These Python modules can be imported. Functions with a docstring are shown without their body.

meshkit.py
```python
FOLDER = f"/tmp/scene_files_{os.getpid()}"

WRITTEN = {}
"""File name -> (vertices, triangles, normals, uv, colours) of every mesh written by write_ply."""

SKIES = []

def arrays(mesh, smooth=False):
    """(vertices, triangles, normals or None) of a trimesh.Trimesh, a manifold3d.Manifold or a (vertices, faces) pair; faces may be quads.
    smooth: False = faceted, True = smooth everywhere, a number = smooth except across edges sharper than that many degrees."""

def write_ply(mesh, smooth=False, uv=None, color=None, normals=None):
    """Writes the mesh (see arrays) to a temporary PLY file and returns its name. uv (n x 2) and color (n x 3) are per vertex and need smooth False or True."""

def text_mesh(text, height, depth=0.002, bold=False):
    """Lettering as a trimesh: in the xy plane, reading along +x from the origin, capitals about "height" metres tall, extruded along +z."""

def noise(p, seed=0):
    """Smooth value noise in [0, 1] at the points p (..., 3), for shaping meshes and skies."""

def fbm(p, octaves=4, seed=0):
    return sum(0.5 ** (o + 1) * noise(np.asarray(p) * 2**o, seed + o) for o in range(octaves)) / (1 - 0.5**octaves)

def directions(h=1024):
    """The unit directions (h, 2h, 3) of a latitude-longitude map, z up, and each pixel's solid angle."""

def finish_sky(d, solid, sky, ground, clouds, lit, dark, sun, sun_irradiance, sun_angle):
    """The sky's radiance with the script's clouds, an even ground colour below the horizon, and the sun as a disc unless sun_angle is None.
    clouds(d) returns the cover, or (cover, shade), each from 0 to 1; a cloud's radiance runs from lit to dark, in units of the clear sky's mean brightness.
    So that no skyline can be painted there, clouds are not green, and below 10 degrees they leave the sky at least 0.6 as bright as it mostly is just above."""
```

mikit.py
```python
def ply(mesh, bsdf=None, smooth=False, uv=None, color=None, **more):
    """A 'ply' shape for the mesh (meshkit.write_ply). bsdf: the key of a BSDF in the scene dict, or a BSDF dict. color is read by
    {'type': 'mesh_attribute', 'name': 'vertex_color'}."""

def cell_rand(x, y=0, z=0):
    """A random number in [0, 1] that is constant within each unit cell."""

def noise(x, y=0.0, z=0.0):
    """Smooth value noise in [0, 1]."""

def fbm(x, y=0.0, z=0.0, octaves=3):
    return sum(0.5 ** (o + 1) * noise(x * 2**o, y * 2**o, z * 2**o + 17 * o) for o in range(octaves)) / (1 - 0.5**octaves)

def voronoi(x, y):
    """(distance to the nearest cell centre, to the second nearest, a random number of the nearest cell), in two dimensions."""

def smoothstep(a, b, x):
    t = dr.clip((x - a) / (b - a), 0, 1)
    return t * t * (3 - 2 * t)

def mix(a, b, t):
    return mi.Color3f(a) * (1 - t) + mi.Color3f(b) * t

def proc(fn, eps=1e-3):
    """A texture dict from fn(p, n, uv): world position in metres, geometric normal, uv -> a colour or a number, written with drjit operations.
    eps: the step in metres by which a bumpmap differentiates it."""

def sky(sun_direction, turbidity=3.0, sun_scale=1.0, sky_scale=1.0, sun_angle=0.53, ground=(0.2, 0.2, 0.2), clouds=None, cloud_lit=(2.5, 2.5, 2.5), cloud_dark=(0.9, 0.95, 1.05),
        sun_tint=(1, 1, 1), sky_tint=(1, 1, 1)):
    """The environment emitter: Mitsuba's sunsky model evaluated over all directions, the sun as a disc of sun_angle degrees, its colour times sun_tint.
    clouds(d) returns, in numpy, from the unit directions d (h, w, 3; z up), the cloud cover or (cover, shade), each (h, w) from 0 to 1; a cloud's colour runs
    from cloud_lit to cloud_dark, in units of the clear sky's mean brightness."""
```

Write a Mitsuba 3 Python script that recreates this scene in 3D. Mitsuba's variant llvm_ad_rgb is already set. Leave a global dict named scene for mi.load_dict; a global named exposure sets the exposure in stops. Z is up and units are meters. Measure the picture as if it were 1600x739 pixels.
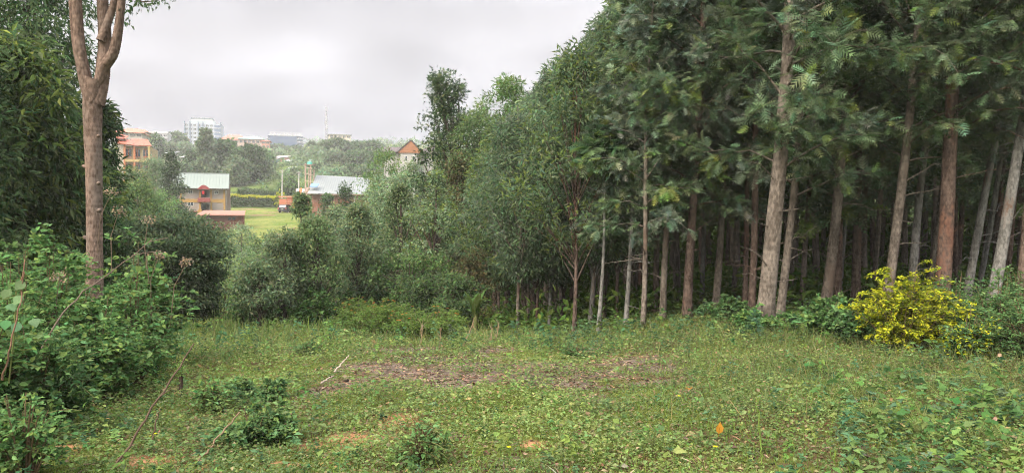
import math
import numpy as np
import trimesh
import drjit as dr
import mitsuba as mi
import mikit
import meshkit
from mikit import proc, noise, fbm, smoothstep, mix

T = mi.ScalarTransform4f
scene, labels = {}, {}

# ------------------------------------------------------------------ camera, sky, exposure
F, CX, CY, HZ, EYE = 1101.0, 800.0, 369.5, 345.0, 1.6        # focal length, picture centre and horizon row of the 1600 px photograph
PITCH = math.atan((CY - HZ) / F)
HAZE = 0.0006
scene['camera'] = {
    'type': 'perspective', 'fov': 2 * math.degrees(math.atan(800 / F)), 'fov_axis': 'x', 'near_clip': 0.05, 'far_clip': 6000.0,
    'to_world': T().look_at(origin=[0, 0, EYE], target=[0, math.cos(PITCH), EYE - math.sin(PITCH)], up=[0, 0, 1]),
}


SUN = np.array([-0.50, -0.58, 0.66])


def cloud_cover(d):
    """Thin even overcast: streaky, brighter towards the top, a ramp steepened above the view to light the ground."""
    e = np.clip(d[..., 2], 0, 1)
    q = d / (e[..., None] + 0.22)
    n = meshkit.fbm(q * [1.3, 1.5, 0.0] + [3.1, 0.7, 0.2], 5, 4)
    m = meshkit.fbm(q * [3.4, 4.0, 0.0] + [9.1, 2.3, 0.0], 4, 11)
    rise = np.clip((e - 0.33) / 0.55, 0, 1)  # starts just above the view: unseen sky brightened to light the ground
    rise = rise * rise * (3 - 2 * rise)
    return np.ones_like(e), np.clip(0.90 - 0.90 * rise + (0.08 * (n - 0.5) + 0.14 * (m - 0.5)) * (1 - 0.6 * rise), 0, 1)


scene['sky'] = mikit.sky(SUN, turbidity=3, sun_scale=0.30, sky_scale=1.0, sun_angle=36, clouds=cloud_cover,
                         cloud_lit=(2.1, 2.08, 2.2), cloud_dark=(0.085, 0.09, 0.14), sun_tint=(0.91, 0.975, 1.12))
exposure = 4.35


# ------------------------------------------------------------------ terrain
def smooth01(t):
    t = np.clip(t, 0, 1)
    return t * t * (3 - 2 * t)


PY = [-2000, 0, 4, 11, 15, 21, 30, 45, 60, 85, 100, 125, 140, 150, 200, 300, 500, 700, 1500, 3000]
PL = [0, 0, 0, -0.42, -0.80, -1.75, -3.1, -4.1, -4.1, -2.0, -0.2, 1.8, 3.3, 4.8, 14, 29, 54, 62, 60, 55]
PR = [0, 0, 0, -0.22, -0.36, -0.6, -0.95, -1.3, -1.3, 0.2, 1.5, 3.0, 4.5, 6, 15, 30, 54, 62, 60, 55]


def height(x, y):
    x, y = np.asarray(x, float), np.asarray(y, float)
    w = smooth01((x / np.maximum(y, 4) - 0.05) / 0.25)
    base = np.interp(y, PY, PL) * (1 - w) + np.interp(y, PY, PR) * w
    r = np.hypot(x, y)
    p = np.stack([x, y, 0 * x], -1)
    bump = 0.10 * (meshkit.fbm(p * 0.55, 3, 5) - 0.5) * smooth01((r - 1.5) / 4) + 0.05 * (meshkit.fbm(p * 2.3, 2, 8) - 0.5) * smooth01((40 - r) / 10)
    far = smooth01((r - 150) / 150) * 9 * (meshkit.fbm(p * 0.008, 3, 6) - 0.5)
    return base + bump + far


def X_at(u, Y):
    return (u - CX) / F * Y


def Z_at(v, Y):
    return EYE + (HZ - v) / F * Y


def on_ground(u, Y):
    x = X_at(u, Y)
    return np.array([x, Y, float(height(x, Y))])


def ground_at(u, v):
    """The ground point that the photograph shows at u, v (near ground)."""
    Y = 8.0
    for _ in range(30):
        Y = 0.5 * Y + 0.5 * min(40, (EYE - float(height(X_at(u, Y), Y))) * F / (v - HZ))
    return np.array([X_at(u, Y), Y, float(height(X_at(u, Y), Y))])


def patch(u, v, ru, rv):
    c, a, b = ground_at(u, v), ground_at(u + ru, v), ground_at(u, v - rv)
    return c[0], c[1], abs(a[0] - c[0]), abs(b[1] - c[1])


MULCH = [patch(*p) for p in [(650, 584, 140, 16), (560, 600, 75, 13), (830, 576, 110, 11), (620, 548, 90, 6), (900, 608, 120, 6), (690, 562, 120, 5), (770, 592, 110, 12), (840, 592, 100, 16), (760, 575, 120, 10), (930, 588, 120, 10), (590, 572, 120, 8), (1040, 580, 60, 9), (985, 566, 105, 14), (1010, 600, 90, 7), (930, 624, 38, 8), (505, 612, 40, 12),
                             (850, 602, 120, 6), (1078, 616, 30, 7), (770, 548, 60, 5), (465, 548, 28, 7), (905, 548, 30, 7), (710, 685, 25, 5), (700, 600, 80, 7)]]
SOIL = [patch(*p) for p in [(625, 658, 58, 15), (560, 687, 75, 13), (480, 700, 30, 6), (835, 696, 40, 9), (235, 722, 70, 9), (440, 728, 50, 7), (300, 735, 50, 8), (380, 690, 30, 6), (700, 640, 20, 4), (100, 700, 40, 6)]]


def mask_np(x, y, patches, seed):
    p = np.stack([x, y, 0 * x], -1)
    n = meshkit.fbm(p * [1.6, 3.4, 1], 4, seed)
    m = np.zeros_like(x)
    for (cx, cy, a, b) in patches:
        m = np.maximum(m, 1.25 - np.sqrt(((x - cx) / a) ** 2 + ((y - cy) / b) ** 2))
    return smooth01((m - 0.24 + 1.5 * (n - 0.5)) / 0.65)


def mask_dr(p, patches):
    n = fbm(p.x * 1.6, p.y * 3.4, 3.0, 4)
    m = mi.Float(0)
    for (cx, cy, a, b) in patches:
        m = dr.maximum(m, 1.25 - dr.sqrt(dr.square((p.x - cx) / a) + dr.square((p.y - cy) / b)))
    return smoothstep(0.0, 0.65, m - 0.24 + 1.5 * (n - 0.5))


# ------------------------------------------------------------------ materials
def ground_fn(p, n, uv):
    a = fbm(p.x * 1.3, p.y * 1.3, 0.0, 4)
    b = fbm(p.x * 9.0, p.y * 9.0, 1.0, 4)
    c = fbm(p.x * 45.0, p.y * 45.0, 2.0, 2)
    green = mix((0.060, 0.078, 0.018), (0.125, 0.140, 0.036), b)
    col = mix((0.085, 0.060, 0.032), green, smoothstep(0.30, 0.52, a + 0.5 * (b - 0.5)))
    far = smoothstep(24.0, 60.0, p.y)
    k = fbm(p.x * 0.09, p.y * 0.09, 5.0, 4)
    col = mix(col, mix((0.04, 0.065, 0.02), (0.095, 0.135, 0.035), smoothstep(0.35, 0.62, k)), far)
    mul = mask_dr(p, MULCH)
    col = mix(col, mix((0.070, 0.054, 0.043), (0.185, 0.148, 0.118), c * 0.6 + b * 0.4), mul)
    so = mask_dr(p, SOIL)
    col = mix(col, mix((0.22, 0.105, 0.05), (0.36, 0.20, 0.11), b), so * 0.9)
    return col * (0.7 + 0.6 * c)


def ground_bump(p, n, uv):
    return fbm(p.x * 14.0, p.y * 14.0, 3.0, 4)


def lawn_fn(p, n, uv):
    a = fbm(p.x * 0.22, p.y * 0.22, 0.0, 4)
    b = fbm(p.x * 1.7, p.y * 1.7, 1.0, 3)
    col = mix((0.085, 0.135, 0.028), (0.18, 0.19, 0.06), smoothstep(0.25, 0.7, a * 0.6 + b * 0.4))
    return mix(col, (0.20, 0.135, 0.08), smoothstep(0.60, 0.70, fbm(p.x * 0.13 + 4.0, p.y * 0.35, 2.0, 3)))


def bark_fn(c0, c1, c2, red=0.5, rings=1.0):
    def fn(p, n, uv):
        a = fbm(p.x * 9.0, p.y * 9.0, p.z * 2.2, 4)
        b = fbm(p.x * 40.0, p.y * 40.0, p.z * 14.0, 3)
        c = fbm(p.x * 3.0 + 7.0, p.y * 3.0, p.z * 0.8, 3)
        r = noise(p.x * 4.0, p.y * 4.0, p.z * 26.0)
        col = mix(c0, c1, smoothstep(0.3, 0.7, 0.55 * a + 0.45 * b))
        col = mix(col, c2, smoothstep(red, red + 0.12, c * 0.75 + b * 0.25))
        return col * (0.62 + 0.5 * b + 0.28 * rings * (r - 0.3))
    return fn


def bark_bump(p, n, uv):
    return fbm(p.x * 22.0, p.y * 22.0, p.z * 9.0, 4) + 0.4 * noise(p.x * 5.0, p.y * 5.0, p.z * 30.0)


def diffuse(tex):
    return {'type': 'twosided', 'bsdf': {'type': 'diffuse', 'reflectance': tex}}


def bumped(tex, bump, scale):
    return {'type': 'twosided', 'bsdf': {'type': 'bumpmap', 'arbitrary': {**proc(bump), }, 'scale': scale, 'bsdf': {'type': 'diffuse', 'reflectance': tex}}}


VC = {'type': 'mesh_attribute', 'name': 'vertex_color'}
scene['ground_mat'] = bumped(proc(ground_fn), ground_bump, 0.035)
scene['lawn_mat'] = diffuse(proc(lawn_fn))
for key, args in {
    'bark_tan': ((0.095, 0.080, 0.066), (0.225, 0.193, 0.162), (0.13, 0.098, 0.078), 0.60, 1.0),
    'bark_red': ((0.068, 0.050, 0.042), (0.165, 0.122, 0.100), (0.17, 0.095, 0.07), 0.56, 0.8),
    'bark_grey': ((0.12, 0.118, 0.108), (0.27, 0.265, 0.25), (0.15, 0.10, 0.075), 0.58, 0.6),
    'bark_brown': ((0.075, 0.058, 0.047), (0.170, 0.134, 0.110), (0.15, 0.095, 0.072), 0.58, 0.6),
    'bark_pink': ((0.12, 0.086, 0.068), (0.235, 0.172, 0.138), (0.19, 0.15, 0.125), 0.52, 1.2),
}.items():
    scene[key] = bumped(proc(bark_fn(*args)), bark_bump, 0.022)
scene['leaf'] = {'type': 'principledthin', 'base_color': VC, 'roughness': 0.55, 'diff_trans': 0.75, 'eta': 1.4}
scene['matte'] = diffuse(VC)
scene['satin'] = {'type': 'twosided', 'bsdf': {'type': 'principled', 'base_color': VC, 'roughness': 0.5, 'metallic': 0.0, 'specular': 0.25}}
scene['window_glass'] = {'type': 'twosided', 'bsdf': {'type': 'principled', 'base_color': {'type': 'rgb', 'value': [0.03, 0.04, 0.05]}, 'roughness': 0.12, 'specular': 0.6}}


# ------------------------------------------------------------------ mesh helpers
class Soup:
    """Collects vertices, faces and vertex colours of ONE mesh."""

    def __init__(self):
        self.v, self.f, self.c, self.n = [], [], [], 0

    def add(self, v, f, c):
        v = np.asarray(v, float)
        self.v.append(v)
        self.f.append(np.asarray(f) + self.n)
        self.c.append(np.broadcast_to(np.asarray(c, float), v.shape))
        self.n += len(v)
        return self

    def ply(self, bsdf, smooth=False):
        return mikit.ply((np.vstack(self.v), np.vstack(self.f)), bsdf, smooth=smooth, color=np.vstack(self.c))


def unit(a):
    return a / (np.linalg.norm(a, axis=-1, keepdims=True) + 1e-12)


def frames(d, rng, tilt=0.6, up=(0, 0, 1.0)):
    """Rotations whose x axis is d and whose z axis leans to up."""
    x = unit(d)
    z = np.asarray(up) + rng.normal(0, tilt, x.shape)
    y = unit(np.cross(z, x))
    z = np.cross(x, y)
    return np.stack([x, y, z], -1)


def scatter(base, P, R, S, C):
    bv, bf = base
    S = np.asarray(S, float)
    S = S[:, None, None] if S.ndim == 1 else S[:, None, :]
    v = np.einsum('nij,nkj->nki', R, bv[None] * S) + P[:, None, :]
    f = bf[None] + (np.arange(len(P)) * len(bv))[:, None, None]
    c = np.repeat(C[:, None, :], len(bv), 1)
    return v.reshape(-1, 3), f.reshape(-1, 3), c.reshape(-1, 3)


LEAF = (np.array([[0, 0, 0], [0.42, 0.5, 0.10], [1, 0, -0.16], [0.42, -0.5, 0.10], [0.45, 0, 0.0]]), np.array([[0, 4, 1], [1, 4, 2], [0, 3, 4], [4, 3, 2]]))
LEAF2 = (np.array([[0, 0, 0], [0.42, 0.5, 0.06], [1, 0, -0.12], [0.42, -0.5, 0.06]]), np.array([[0, 2, 1], [0, 3, 2]]))
TRI = (np.array([[0, 0, 0], [0.6, 0.5, 0.0], [1, -0.15, -0.05]]), np.array([[0, 1, 2]]))
OVATE = (np.array([[0, 0, 0], [0.2, 0.36, 0.05], [0.55, 0.44, 0.06], [1, 0, -0.2], [0.55, -0.44, 0.06], [0.2, -0.36, 0.05], [0.3, 0, -0.02], [0.65, 0, -0.05]]),
         np.array([[0, 6, 1], [1, 6, 7], [1, 7, 2], [2, 7, 3], [0, 5, 6], [6, 5, 7], [5, 4, 7], [4, 3, 7]]))
BLADE = (np.array([[0, -0.5, 0], [0, 0.5, 0], [0.55, 0.3, 0.02], [0.55, -0.3, 0.02], [1, 0, -0.15]]), np.array([[0, 2, 1], [0, 3, 2], [3, 4, 2]]))


def frond(pairs=7, spread=0.40, w=0.075, droop=0.35):
    """A pinnate leaf: two rows of narrow leaflets along a drooping midrib."""
    v, f = [], []

    def mid(t):
        return np.array([t, 0, -droop * t * t])
    for k in range(pairs):
        t = 0.12 + 0.80 * k / (pairs - 1)
        L = spread * (0.55 + 0.9 * math.sin(math.pi * min(1, 0.25 + 0.70 * t))) * 0.8
        for s in (-1, 1):
            a, b = mid(t - w * 0.5), mid(t + w * 0.5)
            tip = mid(t) + L * unit(np.array([0.62, s * 0.85, -0.30]))
            i = len(v)
            v += [a, b, tip]
            f.append([i, i + 1, i + 2] if s > 0 else [i, i + 2, i + 1])
    i = len(v)
    v += [mid(0.9) + [0, -w * 0.5, 0], mid(0.9) + [0, w * 0.5, 0], mid(1.0) + [0.16, 0, -0.08]]
    f.append([i, i + 1, i + 2])
    return np.array(v), np.array(f)


FROND, FROND_LIGHT = frond(5, 0.46, 0.13), frond(4, 0.42, 0.15)


def tube(pts, rad, sides=7, cap=False, rough=0.0, seed=0):
    p = np.asarray(pts, float)
    t = unit(np.gradient(p, axis=0))
    ref = np.array([0.0, 1.0, 0.0]) if abs(t[0, 1]) < 0.8 else np.array([1.0, 0, 0])
    a = unit(np.cross(t, ref))
    b = np.cross(t, a)
    g = np.arange(sides) * 2 * np.pi / sides
    r = np.broadcast_to(rad, (len(p),))[:, None] * np.ones(sides)
    if rough:
        q = np.stack([np.cos(g)[None] * 1.3 + 0 * r, np.sin(g)[None] * 1.3 + 0 * r, np.repeat(p[:, 2:3] * 1.1, sides, 1)], -1) + seed * 3.7
        r = r * (1 + rough * 2 * (meshkit.fbm(q, 3, seed % 50) - 0.5))
    v = p[:, None] + r[..., None] * (np.cos(g)[None, :, None] * a[:, None] + np.sin(g)[None, :, None] * b[:, None])
    i, j = np.meshgrid(np.arange(len(p) - 1), np.arange(sides), indexing='ij')
    k = (j + 1) % sides
    f = np.stack([np.stack([i * sides + j, i * sides + k, (i + 1) * sides + k], -1), np.stack([i * sides + j, (i + 1) * sides + k, (i + 1) * sides + j], -1)], 2).reshape(-1, 3)
    v = v.reshape(-1, 3)
    if cap:
        n = len(v)
        v = np.vstack([v, p[:1], p[-1:]])
        f = np.vstack([f, [[n, (x + 1) % sides, x] for x in range(sides)], [[n + 1, n - sides + x, n - sides + (x + 1) % sides] for x in range(sides)]])
    return v, f


def curve_pts(p0, d, L, droop=0.2, n=5, wob=0.0, rng=None):
    t = np.linspace(0, 1, n)[:, None]
    p = np.asarray(p0) + L * t * np.asarray(d) + np.array([0, 0, -1.0]) * droop * L * t ** 2
    if wob:
        p[1:] += rng.normal(0, wob * L, (n - 1, 3)) * t[1:]
    return p


def tint(cols, n, rng, hue=0.13, val=0.22):
    """n colours between the given ones with a spread in hue and brightness."""
    cols = np.asarray(cols, float)
    k = rng.random(n) * (len(cols) - 1)
    i = np.minimum(k.astype(int), len(cols) - 2)
    c = cols[i] + (cols[i + 1] - cols[i]) * (k - i)[:, None]
    return np.clip(c * (1 + rng.normal(0, val, (n, 1))).clip(0.4, 1.9) * (1 + rng.normal(0, hue, (n, 3)) * [1, 0.35, 0.8]), 0.004, 0.6)


def numbered(name):
    if name not in labels:
        return name
    k = 1
    while f'{name}_{k:03d}' in labels:
        k += 1
    return f'{name}_{k:03d}'


def thing(name, label, category, group=None):
    key = numbered(name)
    labels[key] = {'label': label, 'category': category}
    if group:
        labels[key]['group'] = group
    return key


def part(key, name, shape, label=None):
    k, i = f'{key}__{name}', 1
    while k in scene:
        k, i = f'{key}__{name}_{i:03d}', i + 1
    scene[k] = shape
    if label:
        labels[k] = {'label': label}
    return k


def setting(name, shape, kind='structure', label=None, category=None):
    scene[name] = shape
    labels[name] = {'kind': kind}
    if label:
        labels[name].update(label=label, category=category)


def moved(shape, loc, rz=0.0, s=1.0, tilt=(0, 0)):
    M = T().translate([float(x) for x in loc]).rotate([0, 0, 1], math.degrees(rz)).rotate([1, 0, 0], tilt[0]).rotate([0, 1, 0], tilt[1]).scale(float(s))
    return {**shape, 'to_world': M}


# ------------------------------------------------------------------ setting: ground, lawn
def make_ground():
    th = np.concatenate([np.linspace(-0.80, 0.80, 300), np.linspace(0.80, 2 * np.pi - 0.80, 80)[1:-1]])
    r = np.concatenate([np.linspace(0.2, 20, 170), np.geomspace(20, 600, 150)[1:]])
    R_, A = np.meshgrid(r, th, indexing='ij')
    x, y = R_ * np.sin(A), R_ * np.cos(A)
    v = np.stack([x, y, height(x, y)], -1).reshape(-1, 3)
    n, m = len(r), len(th)
    i, j = np.meshgrid(np.arange(n - 1), np.arange(m), indexing='ij')
    k = (j + 1) % m
    f = np.concatenate([np.stack([i * m + j, (i + 1) * m + k, (i + 1) * m + j], -1).reshape(-1, 3), np.stack([i * m + j, i * m + k, (i + 1) * m + k], -1).reshape(-1, 3)])
    c = len(v)
    v = np.vstack([v, [[0, 0, float(height(0, 0))]]])
    f = np.vstack([f, np.stack([np.full(m, c), (np.arange(m) + 1) % m, np.arange(m)], -1)])
    setting('ground', mikit.ply((v, f), 'ground_mat', smooth=True))


make_ground()


def make_lawn():
    ys = np.linspace(88, 147, 60)
    s = np.linspace(0, 1, 40)
    x0, x1 = np.interp(ys, [88, 147], [X_at(352, 88), X_at(352, 147)]), np.interp(ys, [88, 147], [X_at(470, 88), X_at(480, 147)])
    x = x0[:, None] + (x1 - x0)[:, None] * s
    y = np.repeat(ys[:, None], 40, 1)
    edge = np.minimum(np.minimum(s, 1 - s)[None] * 20, np.minimum((ys - 88) / 3, (147 - ys) / 3)[:, None]).clip(0, 1)
    z = height(x, y) - 0.25 + 0.45 * edge
    i, j = np.meshgrid(np.arange(59), np.arange(39), indexing='ij')
    q = np.stack([i * 40 + j, i * 40 + j + 1, (i + 1) * 40 + j + 1, (i + 1) * 40 + j], -1).reshape(-1, 4)
    setting('lawn', mikit.ply((np.stack([x, y, z], -1).reshape(-1, 3), q), 'lawn_mat', smooth=True))


make_lawn()

# ------------------------------------------------------------------ trees
OAK = [(0.077, 0.127, 0.067), (0.131, 0.195, 0.104), (0.193, 0.262, 0.15)]
OAK_TIP = [(0.14, 0.20, 0.05), (0.21, 0.27, 0.08)]
OAK_GREY = [(0.123, 0.167, 0.115), (0.194, 0.243, 0.181)]


def trunk_path(H, lean=(0, 0), bend=0.02, rng=None, n=14):
    t = np.linspace(0, 1, n)
    ph = rng.random(4) * 6.28
    x = lean[0] * t * H + bend * H * (np.sin(2.2 * t * 3.1 + ph[0]) - np.sin(ph[0])) * 0.4
    y = lean[1] * t * H + bend * H * (np.sin(1.7 * t * 3.1 + ph[1]) - np.sin(ph[1])) * 0.4
    return np.stack([x, y, t * H], -1)


def silky_oak(H, hb, R, r0, seed, lean=(0, 0), limbs=46, per=5, fl=0.30, cols=OAK, base=None, gap=0.26, flare=0.35, sides=9, low_bare=0.35, bend=0.012, grey=0.15, droop=0.5):
    """(trunk with limbs, crown): a straight pole of a tree with feathery drooping sprays."""
    rng = np.random.default_rng(seed)
    base = base or FROND
    path = trunk_path(H, lean, bend, rng, 22)
    tt = np.linspace(0, 1, 22)
    rad = r0 * (1 - 0.86 * tt ** 1.1) * (1 + flare * np.exp(-tt * H / 0.28))
    wood = Soup()
    wood.add(*tube(path, rad, sides, rough=0.10, seed=seed), (1, 1, 1))
    at = lambda t: np.stack([np.interp(t, tt, path[:, k]) for k in range(3)], -1)  # noqa: E731
    P, D, K = [], [], []
    for i in range(7):                                                    # bare dead twigs on the clean part of the pole
        t = hb * rng.uniform(0.3, 1.0)
        az, e = rng.random() * 6.283, rng.uniform(-0.1, 0.8)
        L = rng.uniform(0.15, 1.0) * min(1, R * 0.6)
        d = np.array([math.cos(az) * math.cos(e), math.sin(az) * math.cos(e), math.sin(e)])
        wood.add(*tube(curve_pts(at(t), d, L + r0, 0.1, 5, 0.05, rng), np.linspace(0.012, 0.003, 5), 4), (1, 1, 1))
    for i in range(limbs):
        u = (i + rng.random()) / limbs
        t = hb + (1 - hb) * u ** 0.9
        p0 = at(t)
        az = i * 2.399 + rng.normal(0, 0.35)
        L = R * (0.20 + 0.80 * (1 - u) ** 0.75) * rng.uniform(0.55, 1.15) * (0.75 if u < 0.1 else 1)
        e = rng.uniform(0.25, 0.95) + 0.35 * u
        d = np.array([math.cos(az) * math.cos(e), math.sin(az) * math.cos(e), math.sin(e)])
        pts = curve_pts(p0, d, L, droop * rng.uniform(0.5, 1.1), 6, 0.03, rng)
        r1 = min(0.36 * np.interp(t, tt, rad), 0.008 + 0.010 * L)
        wood.add(*tube(pts, np.linspace(r1, 0.004, 6), 4), (1, 1, 1))
        lines = [(pts, low_bare)]
        for k in range(int(2 + L * 1.2)):
            s = rng.uniform(0.35, 0.92)
            q0 = np.array([np.interp(s, np.linspace(0, 1, 6), pts[:, c]) for c in range(3)])
            d2 = unit(d + np.array([*rng.normal(0, 0.7, 2), rng.normal(-0.05, 0.35)]))
            tw = curve_pts(q0, d2, L * rng.uniform(0.2, 0.42), 0.4, 4, 0.03, rng)
            wood.add(*tube(tw, np.linspace(0.006, 0.003, 4), 3), (1, 1, 1))
            lines.append((tw, 0.25))
        hue = rng.random()
        for pts_, s0 in lines:
            seg = np.linalg.norm(np.diff(pts_, axis=0), axis=1).sum()
            n = max(2, int(seg * (1 - s0) / gap))
            s = np.linspace(s0, 1, n)
            g = np.linspace(0, 1, len(pts_))
            a = np.stack([np.interp(s, g, pts_[:, c]) for c in range(3)], -1)
            dd = unit(np.gradient(pts_, axis=0))
            dirs = np.stack([np.interp(s, g, dd[:, c]) for c in range(3)], -1)
            m = np.repeat(np.arange(n), per)
            P.append(a[m] + rng.normal(0, 0.035, (len(m), 3)))
            D.append(dirs[m] * 0.8 + rng.normal(0, 0.62, (len(m), 3)) + [0, 0, 0.12])
            K.append(np.stack([np.full(len(m), hue), s[m]], -1))
    P, D, K = np.vstack(P), np.vstack(D), np.vstack(K)
    n = len(P)
    C = tint(cols, n, rng, 0.13, 0.30)
    tip = (rng.random(n) < 0.10) & (K[:, 1] > 0.8) | (K[:, 0] > 0.93) & (K[:, 1] > 0.6)
    C[tip] = tint(OAK_TIP, int(tip.sum()), rng)
    g = (K[:, 0] < grey)
    C[g] = tint(OAK_GREY, int(g.sum()), rng)
    crown = Soup().add(*scatter(base, P, frames(D, rng, 0.45), fl * rng.uniform(0.65, 1.25, n), C), )
    return wood, crown


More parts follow.
